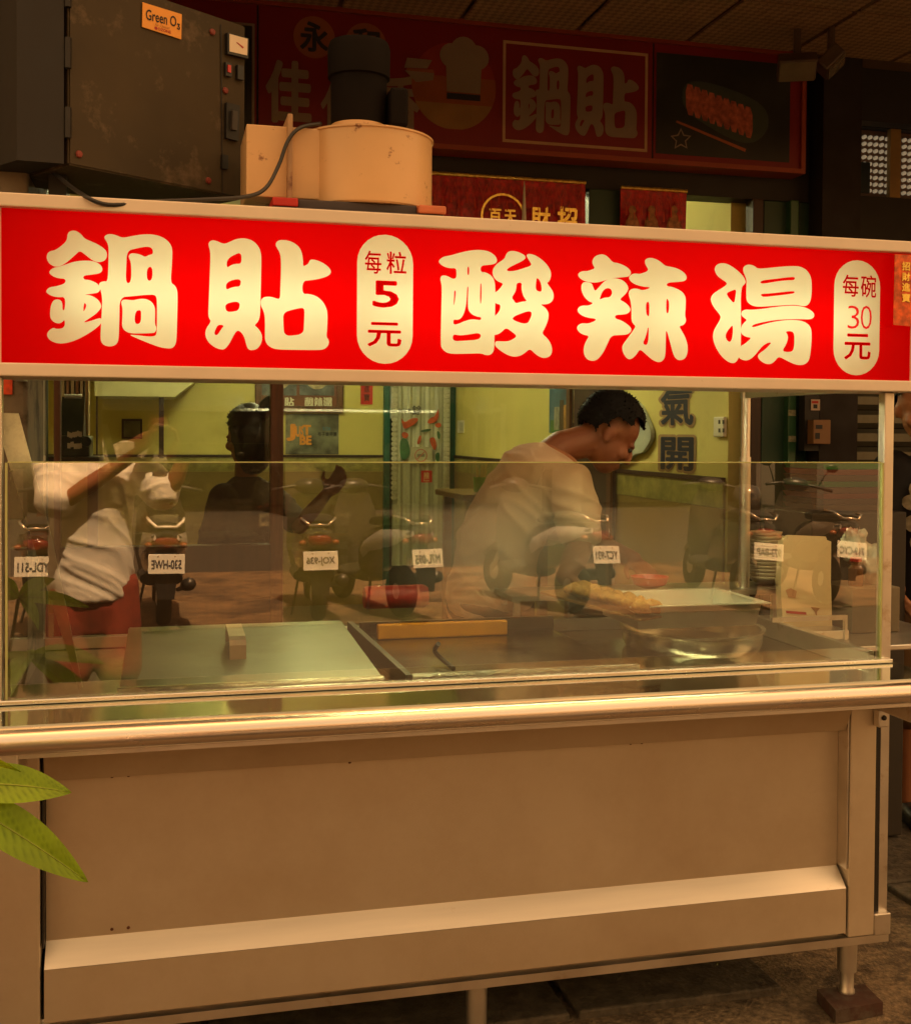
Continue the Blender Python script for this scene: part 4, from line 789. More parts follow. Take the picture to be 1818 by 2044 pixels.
# steel pot with rim under the tray
tq = PZ(1402, 1276, .928); pr_ = (PZ(1530, 1270, .928)-PZ(1275, 1282, .928)).length/2
pt = thing('round_pot', 'low round steel pot under the rectangular tray', 'pot', (tq.x, tq.y+.02, ZT))
pc = Vector((tq.x+.01, tq.y+pr_*.45, 0))
b = bm_new(); lathe(b, [(pr_-.012, ZT), (pr_, ZT+.02), (pr_, .940), (pr_+.008, .944), (pr_+.008, .950), (pr_-.004, .949), (pr_-.006, .905), (0, .902)], pc, 48); obj('pan', b, M('pot_steel', (.95, .90, .76), .2, .75, var=.05), pt, angle=35)
# rectangular tray
ty = pc.y
ta, tb_ = PY(1268, 1235, ty-.17), PY(1524, 1225, ty-.17); zt0, zt1 = PY(1400, 1254, ty-.17).z, PY(1400, 1213, ty-.17).z
zt0 = max(zt0, .9505); zt1 = zt0+.062
tx0, tx1, ty0, ty1 = ta.x, tb_.x, ty-.17, ty+.12
tr = thing('steel_tray', 'rectangular stainless tray resting across the round pot', 'tray', ((tx0+tx1)/2, ty, zt0))
b = bm_new()
def ring(k, z): return [(tx0-k, ty0-k, z), (tx1+k, ty0-k, z), (tx1+k, ty1+k, z), (tx0-k, ty1+k, z)]
loft(b, [ring(-.016, zt0), ring(-.004, zt1), ring(.016, zt1), ring(.016, zt1+.003), ring(-.006, zt1+.003), ring(-.018, zt0+.003)], True); obj('pan', b, steel_pan, tr)
# fried dumplings on a wooden server
gold_d = M('fried_dumpling', (.62, .33, .07), .55, 0, var=.35, scale=30, bump=.5, bscale=60, dirt=(.26, .08, .02), dscale=18, dlim=(.45, .62))
d0, d1 = PY(1150, 1176, .46), PY(1284, 1212, .26)
b = bm_new(); dv = (d1-d0).normalized(); sdv = Vector((-dv.y, dv.x, 0)).normalized()
prism(b, [d0-dv*.10-sdv*.04-Vector((0, 0, .024)), d1+dv*.02-sdv*.04-Vector((0, 0, .024)), d1+dv*.02+sdv*.06-Vector((0, 0, .024)), d0-dv*.10+sdv*.06-Vector((0, 0, .024))], (0, 0, -.006)); tag(obj('serving_board', b, M('server_wood', (.42, .22, .08), .6, stretch=(1, 8, 8))), 'thin wooden server sloping into the steel tray', 'server')
dump_me = None
for i in range(7):
    c = d0+(d1-d0)*(i/6)
    if dump_me is None:
        b = bm_new(); bmesh.ops.create_icosphere(b, subdivisions=3, radius=1)
        for v in b.verts:
            x, y, z = v.co; z = max(z, -.55); k = 1-.35*x*x; v.co = Vector((x*.046, y*.021*k+.006*x*x, z*.021*k+(.006*abs(sin(x*9)) if abs(y) < .35 and z > .4 else 0)))
        dump_me = bpy.data.meshes.new('fried_dumpling'); b.to_mesh(dump_me); b.free(); dump_me.materials.append(gold_d)
    for rr in range(2):
        o = link('fried_dumpling', dump_me, None, None, True); o.location = c+sdv*(-.005+rr*.045)+Vector((0, 0, -.008+random.uniform(0, .004))); o.rotation_euler = (random.uniform(-.2, .2), .28+random.uniform(-.1, .1), atan2(sdv.y, sdv.x)+random.uniform(-.35, .35)); tag(o, 'golden fried dumpling on the wooden server by the tray', 'dumpling', 'fried dumplings on the wooden server')
# red bowl
rq = PY(1296, 1166, .9); b = bm_new(); lathe(b, [(.025, 1.02), (.05, 1.03), (.06, 1.055), (.056, 1.055), (.046, 1.034), (0, 1.026)], (PY(1296, 1166, .74).x, .74, 0), 24)
tag(obj('red_bowl', b, M('red_melamine', (.55, .03, .02), .3), angle=40), 'shallow red bowl on the shelf behind the tray', 'bowl')
# stand for the back shelf
b = bm_new(); box(b, 1.0, .66, 1.0, 2.0, .86, 1.015); box(b, 1.02, .705, ZT, 1.04, .72, .9995); box(b, 1.96, .84, .8900, 1.98, .859, .9995); box(b, 1.02, .84, .78, 1.04, .859, .9995); tag(obj('back_shelf', b, steel_edge), 'narrow steel shelf along the back of the counter', 'shelf')
# stack of bowls
bowl_me = None; sq = PY(1523, 1212, .70)
bm_ = M('bowl_ceramic', (.52, .40, .26), .35, var=.1)
zb0 = 1.0155; n_b = 13; sx_, sy_ = PY(1524, 1160, .78).x, .77
for i in range(n_b):
    if bowl_me is None:
        b = bm_new(); lathe(b, [(.022, 0), (.030, .003), (.050, .020), (.054, .030), (.052, .030), (.045, .020), (0, .006)], (0, 0, 0), 28); bowl_me = bpy.data.meshes.new('soup_bowl'); b.to_mesh(bowl_me); b.free(); bowl_me.materials.append(bm_)
    o = link('soup_bowl', bowl_me, None, None, True); o.location = (sx_+random.uniform(-.0015, .0015), sy_, zb0+i*.0118); tag(o, 'beige soup bowl in the tall stack beside the paper boxes', 'bowl', 'stacked soup bowls')
# flat paper boxes (takeaway boards) leaning
kraft = M('paper_board', (.74, .55, .32), .7, 0, var=.06, scale=6)
yb_ = .52
def bP(x, y, lean=0): 
    p = PY(x, y, yb_); return p
pp = [(1563, 1255), (1567, 1160), (1580, 1079), (1588, 1078), (1590, 1071), (1666, 1074), (1668, 1081), (1676, 1084), (1668, 1160), (1661, 1262), (1655, 1263), (1650, 1274), (1600, 1268), (1565, 1262)]
bs_ = thing('paper_box_stack', 'upright bundle of flat tan takeaway boxes with red print', 'box stack', PY(1615, 1265, yb_))
for k in range(5):
    b = bm_new(); prism(b, [PY(x, y, yb_)+Vector((k*.003, k*.011+(.05*(1262-y)/190), -.002*k)) for x, y in pp], (0, .008, 0)); obj('flat_box', b, kraft, bs_)
pxp = lambda x, y: PY(x, y, yb_)+Vector((0, -.0015+(.05*(1262-y)/190), 0))
b = bm_new(); prism(b, [pxp(1572, 1220), pxp(1612, 1223), pxp(1612, 1228), pxp(1572, 1225)], (0, .001, 0)); obj('red_print', b, red_paint, bs_)
b = bm_new(); prism(b, [pxp(1622, 1213), pxp(1640, 1215), pxp(1634, 1222), pxp(1632, 1231), pxp(1629, 1222)], (0, .001, 0)); obj('print_mark', b, M('print_brown', (.35, .14, .04), .6), bs_)
b = bm_new(); prism(b, smoothpoly3 := [pxp(1575, 1180), pxp(1586, 1176), pxp(1597, 1182), pxp(1593, 1196), pxp(1579, 1194)], (0, .001, 0)); obj('red_print', b, M('print_faded', (.55, .28, .15), .6), bs_)
b = bm_new(); box(b, PY(1555, 1250, .50).x, .44, ZT, PY(1672, 1250, .50).x, .66, ZT+.028, .003); box(b, PY(1540, 1205, .44).x, .435, ZT+.06, PY(1690, 1205, .44).x, .447, ZT+.074); box(b, PY(1685, 1205, .44).x, .435, ZT, PY(1690, 1205, .44).x, .447, ZT+.0595); tag(obj('box_rack', b, steel_edge), 'low steel rack holding the flat paper boxes upright', 'rack')
# plastic bags of supplies at the right end
film = M('clear_film', (.62, .60, .50), .18, 0, var=.3, scale=12, spec=.9)
def blob(name, c, s, mat, label, cat, seed=0, amp=.18, sub=4, parent=None, grp=None):
    b = bm_new(); bmesh.ops.create_icosphere(b, subdivisions=sub, radius=1)
    from mathutils import noise
    for v in b.verts:
        d = v.co.copy(); n = noise.noise(d*1.7+Vector((seed, 0, 0)))*amp+abs(noise.noise(d*4.1+Vector((0, seed, 3))))*amp*.9
        v.co = Vector((d.x*s[0], d.y*s[1], d.z*s[2]))*(1+n)+Vector(c)
    o = obj(name, b, mat, parent, True)
    if label: tag(o, label, cat, grp)
    return o
c = PY(1706, 1085, .62); blob('plastic_bag', (c.x, .62, c.z-.01), (.035, .04, .055), film, 'crumpled clear plastic bag on top of the supplies by the glass end', 'bag', 2, .45)
c = PY(1742, 1105, .60); blob('plastic_bag', (c.x, .60, c.z-.03), (.04, .05, .06), film, 'white plastic bag of folded bags against the side glass', 'bag', 5, .3)
zz = PY(1700, 1165, .62).z
b = bm_new(); box(b, PY(1664, 1165, .62).x, .52, ZT, PY(1758, 1165, .62).x, .70, zz, .004); tag(obj('supply_box', b, M('dim_box', (.16, .12, .07), .6, var=.2)), 'plain brown carton under the plastic bags at the glass end', 'carton')
c = PY(1712, 1120, .56)
b = bm_new(); lathe(b, [(.022, zz+.001), (.024, zz+.01), (.024, zz+.055), (.015, zz+.065), (.015, zz+.075), (0, zz+.076)], (c.x, .57, 0), 18); jr = tag(obj('sauce_jar', b, M('jar_brown', (.16, .06, .02), .15), angle=40), 'small dark sauce jar with red lid on the brown carton', 'jar')
b = bm_new(); lathe(b, [(.018, zz+.0765), (.018, zz+.088), (0, zz+.089)], (c.x, .57, 0), 18); obj('lid', b, red_paint, jr, angle=40)
# stacked coloured trays behind the right glass end
colr = [('green', (.02, .30, .03)), ('red', (.22, .04, .02)), ('brown', (.10, .05, .03)), ('green', (.02, .18, .05)), ('brown', (.12, .06, .04)), ('red', (.20, .04, .03)), ('brown', (.09, .05, .04)), ('brown', (.13, .08, .05))]
yt = 1.10
X0, Z0, X1, Z1 = rectY(1640, 926, 1775, 1020, yt)
b = bm_new(); box(b, X0-.05, yt-.02, .03, X1+.06, yt+.32, Z0-.004, .005); tag(obj('side_cabinet', b, M('cabinet_dark', (.03, .022, .015), .6)), 'dark low cabinet behind the right end of the cart', 'cabinet')
n = len(colr); hh = (Z1-Z0)/n
for i, (cn, cc) in enumerate(colr):
    z1 = Z1-i*hh; b = bm_new(); loft(b, [[(X0+.01, yt, z1-hh*.92), (X1-.01, yt, z1-hh*.92), (X1-.01, yt+.26, z1-hh*.92), (X0+.01, yt+.26, z1-hh*.92)], [(X0, yt-.01, z1), (X1, yt-.01, z1), (X1, yt+.27, z1), (X0, yt+.27, z1)]])
    tag(obj('plastic_tray', b, M('tray_'+cn+str(i), cc, .35, var=.1)), ('bright green plastic tray, topmost of the coloured stack', 'dull red tray, second from the top of the coloured stack', 'brown tray between the red and the dark green one', 'dark green tray in the middle of the coloured stack', 'brown tray right under the dark green one', 'dull red tray, third from the bottom of the coloured stack', 'dark brown tray, second from the bottom of the stack', 'light brown tray, lowest of the coloured stack')[i], 'tray', 'stacked plastic trays')
# pale board leaning inside the left glass
lb = [PY(-14, 823, .05), PY(37, 825, .05), PY(104, 1075, .05), PY(165, 1372, .05), PY(158, 1378, .05), PY(100, 1195, .05)]
b = bm_new(); prism(b, lb, (0, .004, 0)); tag(obj('leaning_strip', b, M('pale_strip', (.74, .74, .52), .5, var=.2, scale=3, dirt=(.3, .28, .16), dscale=3)), 'pale tapered strip leaning inside the left end of the glass', 'strip')

# steam rising from the open griddle
stm = bpy.data.materials.new('steam_air'); stm.use_nodes = True; n = stm.node_tree; n.nodes.remove(n.nodes['Principled BSDF'])
pv = n.nodes.new('ShaderNodeVolumePrincipled'); pv.inputs['Color'].default_value = (.95, .90, .78, 1); pv.inputs['Anisotropy'].default_value = .2
tc = n.nodes.new('ShaderNodeTexCoord'); nz_ = n.nodes.new('ShaderNodeTexNoise'); nz_.inputs['Scale'].default_value = 2.2; nz_.inputs['Detail'].default_value = 3
mp = n.nodes.new('ShaderNodeMapping'); mp.inputs['Scale'].default_value = (1.0, 1, .55); n.links.new(tc.outputs['Generated'], mp.inputs[0]); n.links.new(mp.outputs[0], nz_.inputs['Vector'])
cen = n.nodes.new('ShaderNodeVectorMath'); cen.operation = 'SUBTRACT'; cen.inputs[1].default_value = (.5, .5, .38); n.links.new(tc.outputs['Generated'], cen.inputs[0])
ln = n.nodes.new('ShaderNodeVectorMath'); ln.operation = 'LENGTH'; n.links.new(cen.outputs[0], ln.inputs[0])
fo = n.nodes.new('ShaderNodeMapRange'); fo.inputs[1].default_value = .08; fo.inputs[2].default_value = .5; fo.inputs[3].default_value = 1; fo.inputs[4].default_value = 0; n.links.new(ln.outputs['Value'], fo.inputs[0])
m1 = n.nodes.new('ShaderNodeMapRange'); m1.inputs[1].default_value = .38; m1.inputs[2].default_value = .72; m1.inputs[3].default_value = 0; m1.inputs[4].default_value = 4.2; n.links.new(nz_.outputs['Fac'], m1.inputs[0])
mm = n.nodes.new('ShaderNodeMath'); mm.operation = 'MULTIPLY'; n.links.new(fo.outputs[0], mm.inputs[0]); n.links.new(m1.outputs[0], mm.inputs[1]); n.links.new(mm.outputs[0], pv.inputs['Density'])
n.links.new(pv.outputs[0], n.nodes['Material Output'].inputs['Volume'])
b = bm_new(); box(b, .50, .06, .965, 1.70, .66, 1.46); tag(obj('steam', b, stm), 'thin drifting steam above the open griddle', 'steam', kind='stuff')
# ------------------------------------------------------------------ inside the shop
YW = YB-.001
def panelY(name, x0, y0, x1, y1, Y, mat, t=.012, parent=None): X0, Z0, X1, Z1 = rectY(x0, y0, x1, y1, Y); b = bm_new(); box(b, X0, Y-t, Z0, X1, Y, Z1, min(.003, t*.3)); return obj(name, b, mat, parent)
# framed menu board
X0, Z0, X1, Z1 = rectY(509, 700, 684, 823, YW)
mb = thing('menu_board', 'wood framed menu board with two dish photos above the lion dance poster', 'menu board', ((X0+X1)/2, YW, Z0))
fr = .055
b = bm_new(); box(b, X0+fr, YW-.03, Z0+fr, X1-fr, YW-.002, Z1-fr); bk = obj('board', b, M('menu_brown', (.16, .045, .02), .5), mb)
for a in ((X0, Z0, X1, Z0+fr), (X0, Z1-fr, X1, Z1), (X0, Z0+fr+.0005, X0+fr, Z1-fr-.0005), (X1-fr, Z0+fr+.0005, X1, Z1-fr-.0005)):
    b = bm_new(); box(b, a[0], YW-.045, a[1], a[2], YW-.001, a[3], .006); obj('frame', b, wood, mb)
ph = M('dish_photo', (.10, .11, .12), .3, 0, var=.6, scale=14)
for x0, x1 in ((522, 592), (598, 667)):
    o = panelY('dish_photo', x0, 705, x1, 789, YW-.031, ph, .003, bk)
    A_, B_, C_, D_ = rectY(x0+14, 750, x1-14, 784, YW-.035); tri_on('printed_dish', [circ((A_+C_)/2, (B_+D_)/2+.03, (C_-A_)/2, 24, (D_-B_)/2)], lambda p: (p[0], YW-.0355, p[1]), M('printed_food', (.45, .35, .22), .4, var=.6, scale=40), o)
for ch, xa, xb in (('鍋', 531, 549), ('貼', 568, 587), ('酸', 608, 626), ('辣', 627, 644), ('湯', 645, 663)):
    A_, B_, C_, D_ = rectY(xa, 793, xb, 811, YW-.032); place_glyph('lettering', ch, (A_, YW-.0325, B_), (C_-A_, 0, 0), (0, 0, D_-B_), ivory, bk)
# concert poster
po = panelY('poster', 570, 826, 676, 907, YW-.003, M('poster_stormy', (.14, .14, .10), .5, 0, var=.8, scale=7), .003); tag(po, 'grey stormy event poster with orange lettering below the menu board', 'poster')
for s, xa, ya, xb, yb2_, m, bo in (('J', 572, 846, 590, 880, 'o', .05), ('US', 590, 850, 606, 872, 'o', .04), ('T', 604, 848, 621, 868, 'o', .04), ('BE', 598, 869, 622, 888, 'o', .05)):
    A_, B_, C_, D_ = rectY(xa, ya, xb, yb2_, YW-.007); text('lettering', s, (A_, YW-.0075, B_), (C_-A_, 0, 0), (0, 0, D_-B_), M('poster_orange', (.75, .28, .04), .5), po, bo)
A_, B_, C_, D_ = rectY(634, 862, 672, 871, YW-.007); text('lettering', '布子樂帶團', (A_, YW-.0075, B_), (C_-A_, 0, 0), (0, 0, D_-B_), ink, po, .02)
A_, B_, C_, D_ = rectY(644, 852, 660, 859, YW-.007); text('lettering', '5/26', (A_, YW-.0075, B_), (C_-A_, 0, 0), (0, 0, D_-B_), M('poster_blue', (.05, .16, .25), .5), po, .02)
# red couplet
co = panelY('red_couplet', 720, 700, 744, 807, YW-.003, paper_red, .003); tag(co, 'narrow red paper couplet on the wall left of the curtain door', 'couplet')
A_, B_, C_, D_ = rectY(726, 768, 738, 783, YW-.007); text('lettering', '進', (A_, YW-.0075, B_), (C_-A_, 0, 0), (0, 0, D_-B_), M('dark_red_ink', (.10, .01, .01), .6), co, .02)
A_, B_, C_, D_ = rectY(726, 786, 738, 801, YW-.007); text('lettering', '寶', (A_, YW-.0075, B_), (C_-A_, 0, 0), (0, 0, D_-B_), MATS['dark_red_ink'], co, .02)
# curtain door
cX0, _, cX1, cZ1 = rectY(765, 700, 906, 760, YW)
cdr = thing('curtain_door', 'doorway with teal frame and long white curtain printed with red fish', 'door', ((cX0+cX1)/2, YW, 0))
teal = M('teal_paint', (.01, .10, .07), .5)
for a, c in ((cX0, cX0+.05), (cX1-.05, cX1)):
    b = bm_new(); box(b, a, YW-.06, .013, c, YW-.001, 2.4); obj('frame', b, teal, cdr)
b = bm_new(); box(b, cX0+.051, YW-.03, .013, cX1-.051, YW-.024, 2.4); obj('dark_opening', b, dark_paint, cdr)
b = bm_new(); box(b, cX0+.055, YW-.04, PY(780, 835, YW).z, cX0+.085, YW-.031, 2.2); obj('light_gap', b, M('white_wall', (.8, .8, .75), .6), cdr)
kX0, kX1 = PY(783, 850, YW-.1).x, PY(898, 850, YW-.1).x
V, Fc = [], []; nn_ = 60
for i in range(nn_+1):
    for j in range(5): V.append((kX0+(kX1-kX0)*i/nn_, YW-.10+.010*sin(i*.62)+.006*sin(i*1.31), 2.35-(2.35-.35)*j/4))
for i in range(nn_):
    for j in range(4): a = i*5+j; Fc.append((a, a+5, a+6, a+1))
me = bpy.data.meshes.new('curtain'); me.from_pydata(V, [], Fc); cu = link('curtain', me, M('curtain_white', (.50, .50, .38), .8, var=.08), cdr, True)
YC = YW-.125
gc = lambda p: (p[0], YC, p[1])
fish_m = M('fish_red', (.50, .09, .03), .6, var=.3, scale=30); leaf_m = M('print_green', (.05, .14, .06), .6, var=.3)
def cpx(pts): return smoothpoly(pxl(pts, YC), 2)
zx = lambda x: 502+x*.3375
zy = lambda y: 736.4+y*.3375
def F_(pts): return cpx([(zx(a), zy(c)) for a, c in pts])
tri_on('printed_fish', [F_([(885, 285), (905, 320), (940, 292), (990, 288), (975, 320), (925, 350), (900, 355), (890, 320)]), F_([(1035, 318), (1060, 285), (1085, 282), (1105, 225), (1108, 280), (1095, 310), (1060, 325)]), F_([(975, 450), (990, 395), (1005, 390), (1000, 440)]), F_([(1045, 410), (1085, 400), (1095, 460), (1080, 490)]), F_([(885, 380), (905, 370), (930, 385), (920, 410), (895, 410)]), F_([(1080, 325), (1115, 315), (1125, 340), (1095, 350)])], gc, fish_m, cu)
tri_on('printed_leaves', [F_([(875, 410), (920, 410), (938, 470), (930, 530), (880, 545)]), F_([(1095, 360), (1118, 380), (1112, 420), (1098, 405)]), F_([(1085, 500), (1112, 490), (1112, 545), (1090, 548)]), F_([(990, 365), (1060, 350), (1062, 366), (1010, 375)])], gc, leaf_m, cu)
for s, a, c, d, e in (('年年有', 868, 232, 945, 262), ('餘', 950, 215, 1005, 272)):
    A_, B_, C_, D_ = rectY(zx(a), zy(c), zx(d), zy(e), YC); text('lettering', s, (A_, YC, B_), (C_-A_, 0, 0), (0, 0, D_-B_), ink, cu, .015)
# lace borders: rows of small rings
for a, c in ((830, 862), (1138, 1170)):
    b = bm_new(); xa, xb = PY(zx(a), 850, YC).x, PY(zx(c), 850, YC).x; z = 2.2
    while z > .9:
        for xx in np.linspace(xa+.015, xb-.015, 3):
            lathe(b, [(.014, -.002), (.019, 0), (.014, .002), (.011, 0), (.014, -.002)], (0, 0, 0), 8) if False else None
            ring_ = [(xx+.016*cos(t_), YC+.004, z+.016*sin(t_)) for t_ in np.linspace(0, 2*pi, 9)]; tube(b, ring_, .004, 4, False)
        z -= .042
    obj('lace_border', b, M('lace', (.62, .60, .48), .8), cu)
ns = panelY('no_smoking_sign', 819, 892, 863, 926, YC-.004, M('sign_pale', (.42, .40, .28), .6), .004); tag(ns, 'square no smoking sign hanging on the white curtain', 'sign')
A_, B_, C_, D_ = rectY(826, 896, 854, 922, YC-.008); cxn, czn, rn = (A_+C_)/2, (B_+D_)/2, (D_-B_)/2
pink = M('sign_pink', (.42, .14, .10), .6)
shape('prohibition_ring', [[circ(cxn, czn, rn, 28), circ(cxn, czn, rn*.84, 28)]], lambda p: (p[0], YC-.0085, p[1]), pink, ns)
tri_on('prohibition_bar', [[(cxn-rn*.62, czn-rn*.5), (cxn-rn*.5, czn-rn*.62), (cxn+rn*.62, czn+rn*.5), (cxn+rn*.5, czn+rn*.62)]], lambda p: (p[0], YC-.0088, p[1]), pink, ns)
tri_on('cigarette', [[(cxn-rn*.6, czn-.012), (cxn+rn*.55, czn-.012), (cxn+rn*.55, czn+.012), (cxn-rn*.6, czn+.012)]], lambda p: (p[0], YC-.0082, p[1]), M('grey_print', (.2, .18, .12), .6), ns)
# push sign stuck on a glass leaf of the shop door, in front
YG = YD+.005
pu = panelY('push_sign', 840, 939, 862, 963, YG, M('push_red', (.60, .03, .02), .4), .004); tag(pu, 'small red PUSH sticker sign on the shop door', 'sign')
A_, B_, C_, D_ = rectY(845, 942, 857, 956, YG-.005); text('lettering', '推', (A_, YG-.0055, B_), (C_-A_, 0, 0), (0, 0, D_-B_), M('push_gold', (.80, .55, .25), .5), pu, .03)
A_, B_, C_, D_ = rectY(845, 957.5, 857, 961, YG-.005); text('lettering', 'PUSH', (A_, YG-.0055, B_), (C_-A_, 0, 0), (0, 0, D_-B_), MATS['push_gold'], pu, .03)
pane_ = bm_new(); box(pane_, PY(567, 850, YG).x, YG+.001, .05, PY(1145, 850, YG).x, YG+.006, zt-.11); tag(obj('door_glass', pane_, glass('door_glass', 1.45, (.95, .97, .93), .012)), 'wide clear glass door leaf carrying the red PUSH sticker', 'glass door')
# small framed picture under the stair
YQ = YB-.86
pf = panelY('framed_picture', 243, 836, 284, 876, YB-.001, wood_dark, .02); tag(pf, 'small dark framed picture on the wall under the stairs', 'picture')
A_, B_, C_, D_ = rectY(247, 840, 280, 872, YB-.022); b = bm_new(); box(b, A_, YB-.024, B_, C_, YB-.0215, D_); obj('print', b, M('old_print', (.12, .11, .05), .4, var=.5, scale=9), pf)
# side wall things (plane X = XW)
def panelX(name, x0, y0, x1, y1, mat, t=.006, parent=None, k=0):
    a, c = PX(x0, (y0+y1)/2, XW-k), PX(x1, (y0+y1)/2, XW-k); zt2, zb2 = PX((x0+x1)/2, y0, XW-k).z, PX((x0+x1)/2, y1, XW-k).z
    b = bm_new(); box(b, XW-k-t, c.y, zb2, XW-k, a.y, zt2, t*.25); return obj(name, b, mat, parent)
def textX(s, x0, y0, x1, y1, mat, k, parent, bold): 
    a, c = PX(x0, (y0+y1)/2, XW-k), PX(x1, (y0+y1)/2, XW-k); zt2, zb2 = PX((x0+x1)/2, y0, XW-k).z, PX((x0+x1)/2, y1, XW-k).z
    return text('character' if parent is None else 'lettering', s, (XW-k, a.y, zb2), (0, c.y-a.y, 0), (0, 0, zt2-zb2), mat, parent, bold)
sw = panelX('light_switch', 915, 839, 927, 864, ivory, .012); tag(sw, 'white light switch beside the curtain door', 'switch')
rk = panelX('rocker', 918, 843, 924, 860, M('rocker_grey', (.5, .48, .36), .4), .003, sw, .0125)
wp = panelX('travel_poster', 1097, 700, 1135, 864, M('poster_blue_sky', (.07, .15, .22), .5, 0, var=.5, scale=6), .003); tag(wp, 'narrow blue poster of standing figures on the side wall', 'poster')
panelX('poster_grass', 1098, 838, 1134, 863, M('poster_grass', (.06, .16, .03), .5, var=.4), .001, wp, .0035)
for x0, y0, x1, y1, c in ((1106, 812, 1116, 858, (.30, .28, .22)), (1117, 798, 1125, 860, (.08, .05, .03)), (1124, 808, 1132, 860, (.45, .22, .06))):
    panelX('printed_figure', x0, y0, x1, y1, M('fig%d' % x0, c, .5, var=.4, scale=20), .001, wp, .0048)
ol = panelX('wall_socket', 1431, 832, 1451, 872, ivory, .02); tag(ol, 'white double wall socket right of the dark characters', 'socket')
for x in (1434, 1442):
    for y in (838, 855): panelX('slot', x, y, x+3.5, y+8, M('slot_dark', (.06, .05, .03), .5), .002, ol, .0205)
navy = M('navy_vinyl', (.008, .008, .03), .5); halo = M('vinyl_halo', (.34, .20, .08), .6)
for ch, y0, y1, lb_ in (('氣', 768, 851, 'navy vinyl character with tan outline, upper of two on the yellow wall'), ('開', 870, 941, 'navy vinyl character with tan outline, lower one above the dado rail')):
    h = thing('wall_character', lb_, 'lettering', PX(1350, y1, XW-.004))
    o = textX(ch, 1313, y0-3, 1389, y1+3, halo, .003, h, .06); o.name = 'outline'
    o = textX(ch, 1318, y0+2, 1384, y1-2, navy, .005, h, .024); o.name = 'face'
cl_pts = [(1243, 792), (1262, 795), (1278, 810), (1288, 832), (1296, 850), (1300, 872), (1292, 890), (1280, 905), (1268, 905), (1258, 915), (1240, 925), (1215, 930), (1200, 880), (1205, 820), (1225, 795)]
b = bm_new(); prism(b, [PX(p_[0], p_[1], XW-.03) for p_ in smoothpoly(cl_pts, 2)], (.022, 0, 0)); tag(obj('cloud_plaque', b, M('plaque_grey', (.40, .42, .34), .5, var=.1)), 'pale cloud shaped plaque on the wall behind the cook', 'plaque')
# ring lamps under the room ceiling
def ring_lamp(x, y, lab):
    rl = thing('ring_lamp', lab, 'ceiling lamp', (x, y, 2.95))
    b = bm_new(); lathe(b, [(.22, 2.93), (.22, 2.9505)], (x, y, 0), 32); obj('base_plate', b, ivory, rl)
    b = bm_new(); tube(b, [(x+.18*cos(a), y+.18*sin(a), 2.90) for a in np.linspace(0, 2*pi, 33)], .016, 8, False); obj('ring_tube', b, emit('ring_tube', (1.0, .95, .50), 27), rl)
ring_lamp(1.15, 3.3, 'bright ring lamp on the room ceiling near the shop front'); ring_lamp(.9, 5.6, 'bright ring lamp on the room ceiling near the curtain door')
# shelf with calendar and stereo by the window, left
YL = 2.35
X0, Z0, X1, Z1 = rectY(112, 912, 200, 922, YL); b = bm_new(); box(b, X0-.2, YL-.02, Z0, X1, YL+.35, Z1, .004); box(b, X0-.19, YL+.0, .013, X0-.15, YL+.04, Z0-.0005); box(b, X1-.05, YL+.0, .013, X1-.01, YL+.04, Z0-.0005); sh_ = tag(obj('window_shelf', b, wood_dark), 'dark wooden shelf table carrying stereo and desk calendar', 'table')
X0, Z0, X1, Z1b = rectY(119, 870, 179, 911, YL); Z0 = Z1+.001
stt = thing('stereo', 'black stereo amplifier with rows of lit sliders on the shelf', 'stereo', ((X0+X1)/2, YL, Z0))
b = bm_new(); box(b, X0, YL, Z0, X1, YL+.25, Z1b, .006); obj('case', b, black, stt)
b = bm_new(); lathe(b, [(.022, 0), (.020, .018), (0, .019)], (0, 0, 0), 16); bmesh.ops.rotate(b, verts=b.verts, matrix=Matrix.Rotation(pi/2, 3, 'X'), cent=(0, 0, 0)); bmesh.ops.translate(b, verts=b.verts, vec=(X1-.012, YL, (Z0+Z1b)/2+.02)); obj('knob', b, black, stt)
for r_ in range(2):
    for i in range(9):
        b = bm_new(); x = X0+.03+i*(X1-X0-.06)/9; z = Z0+.03+r_*.045+random.uniform(0, .01); box(b, x, YL-.004, z, x+.006, YL-.0005, z+.022); obj('slider', b, M('slider_white', (.6, .5, .38), .5), stt)
cX0_, cZ0_, cX1_, cZ1_ = rectY(121, 791, 190, 866, YL+.05); cZ0_ = Z1b+.001
cal = thing('desk_calendar', 'dark green spiral desk calendar standing on the stereo', 'calendar', ((cX0_+cX1_)/2, YL+.1, cZ0_))
cw_ = cX1_-cX0_-.05
b = bm_new(); prism(b, [(cX0_, YL+.03, cZ0_), (cX0_, YL+.12, cZ1_), (cX0_, YL+.124, cZ1_), (cX0_, YL+.036, cZ0_)], (cw_, 0, 0)); obj('front_page', b, M('calendar_green', (.02, .028, .018), .4, var=.4, scale=8), cal)
b = bm_new(); prism(b, [(cX0_, YL+.20, cZ0_), (cX0_, YL+.126, cZ1_), (cX0_, YL+.130, cZ1_), (cX0_, YL+.206, cZ0_)], (cw_, 0, 0)); obj('back_board', b, wood_dark, cal)
b = bm_new(); prism(b, [(cX0_+cw_+.001, YL+.03, cZ0_), (cX0_+cw_+.001, YL+.20, cZ0_), (cX0_+cw_+.001, YL+.125, cZ1_)], (.003, 0, 0)); obj('side_flap', b, M('flap_brown', (.10, .06, .03), .6), cal)
b = bm_new()
for i in range(20): xx = cX0_+.01+i*(cw_-.02)/19; tube(b, [(xx, YL+.125+.010*cos(t_), cZ1_+.010*sin(t_)) for t_ in np.linspace(0, 2*pi, 9)], .0015, 4, False)
obj('spiral', b, steel_edge, cal)
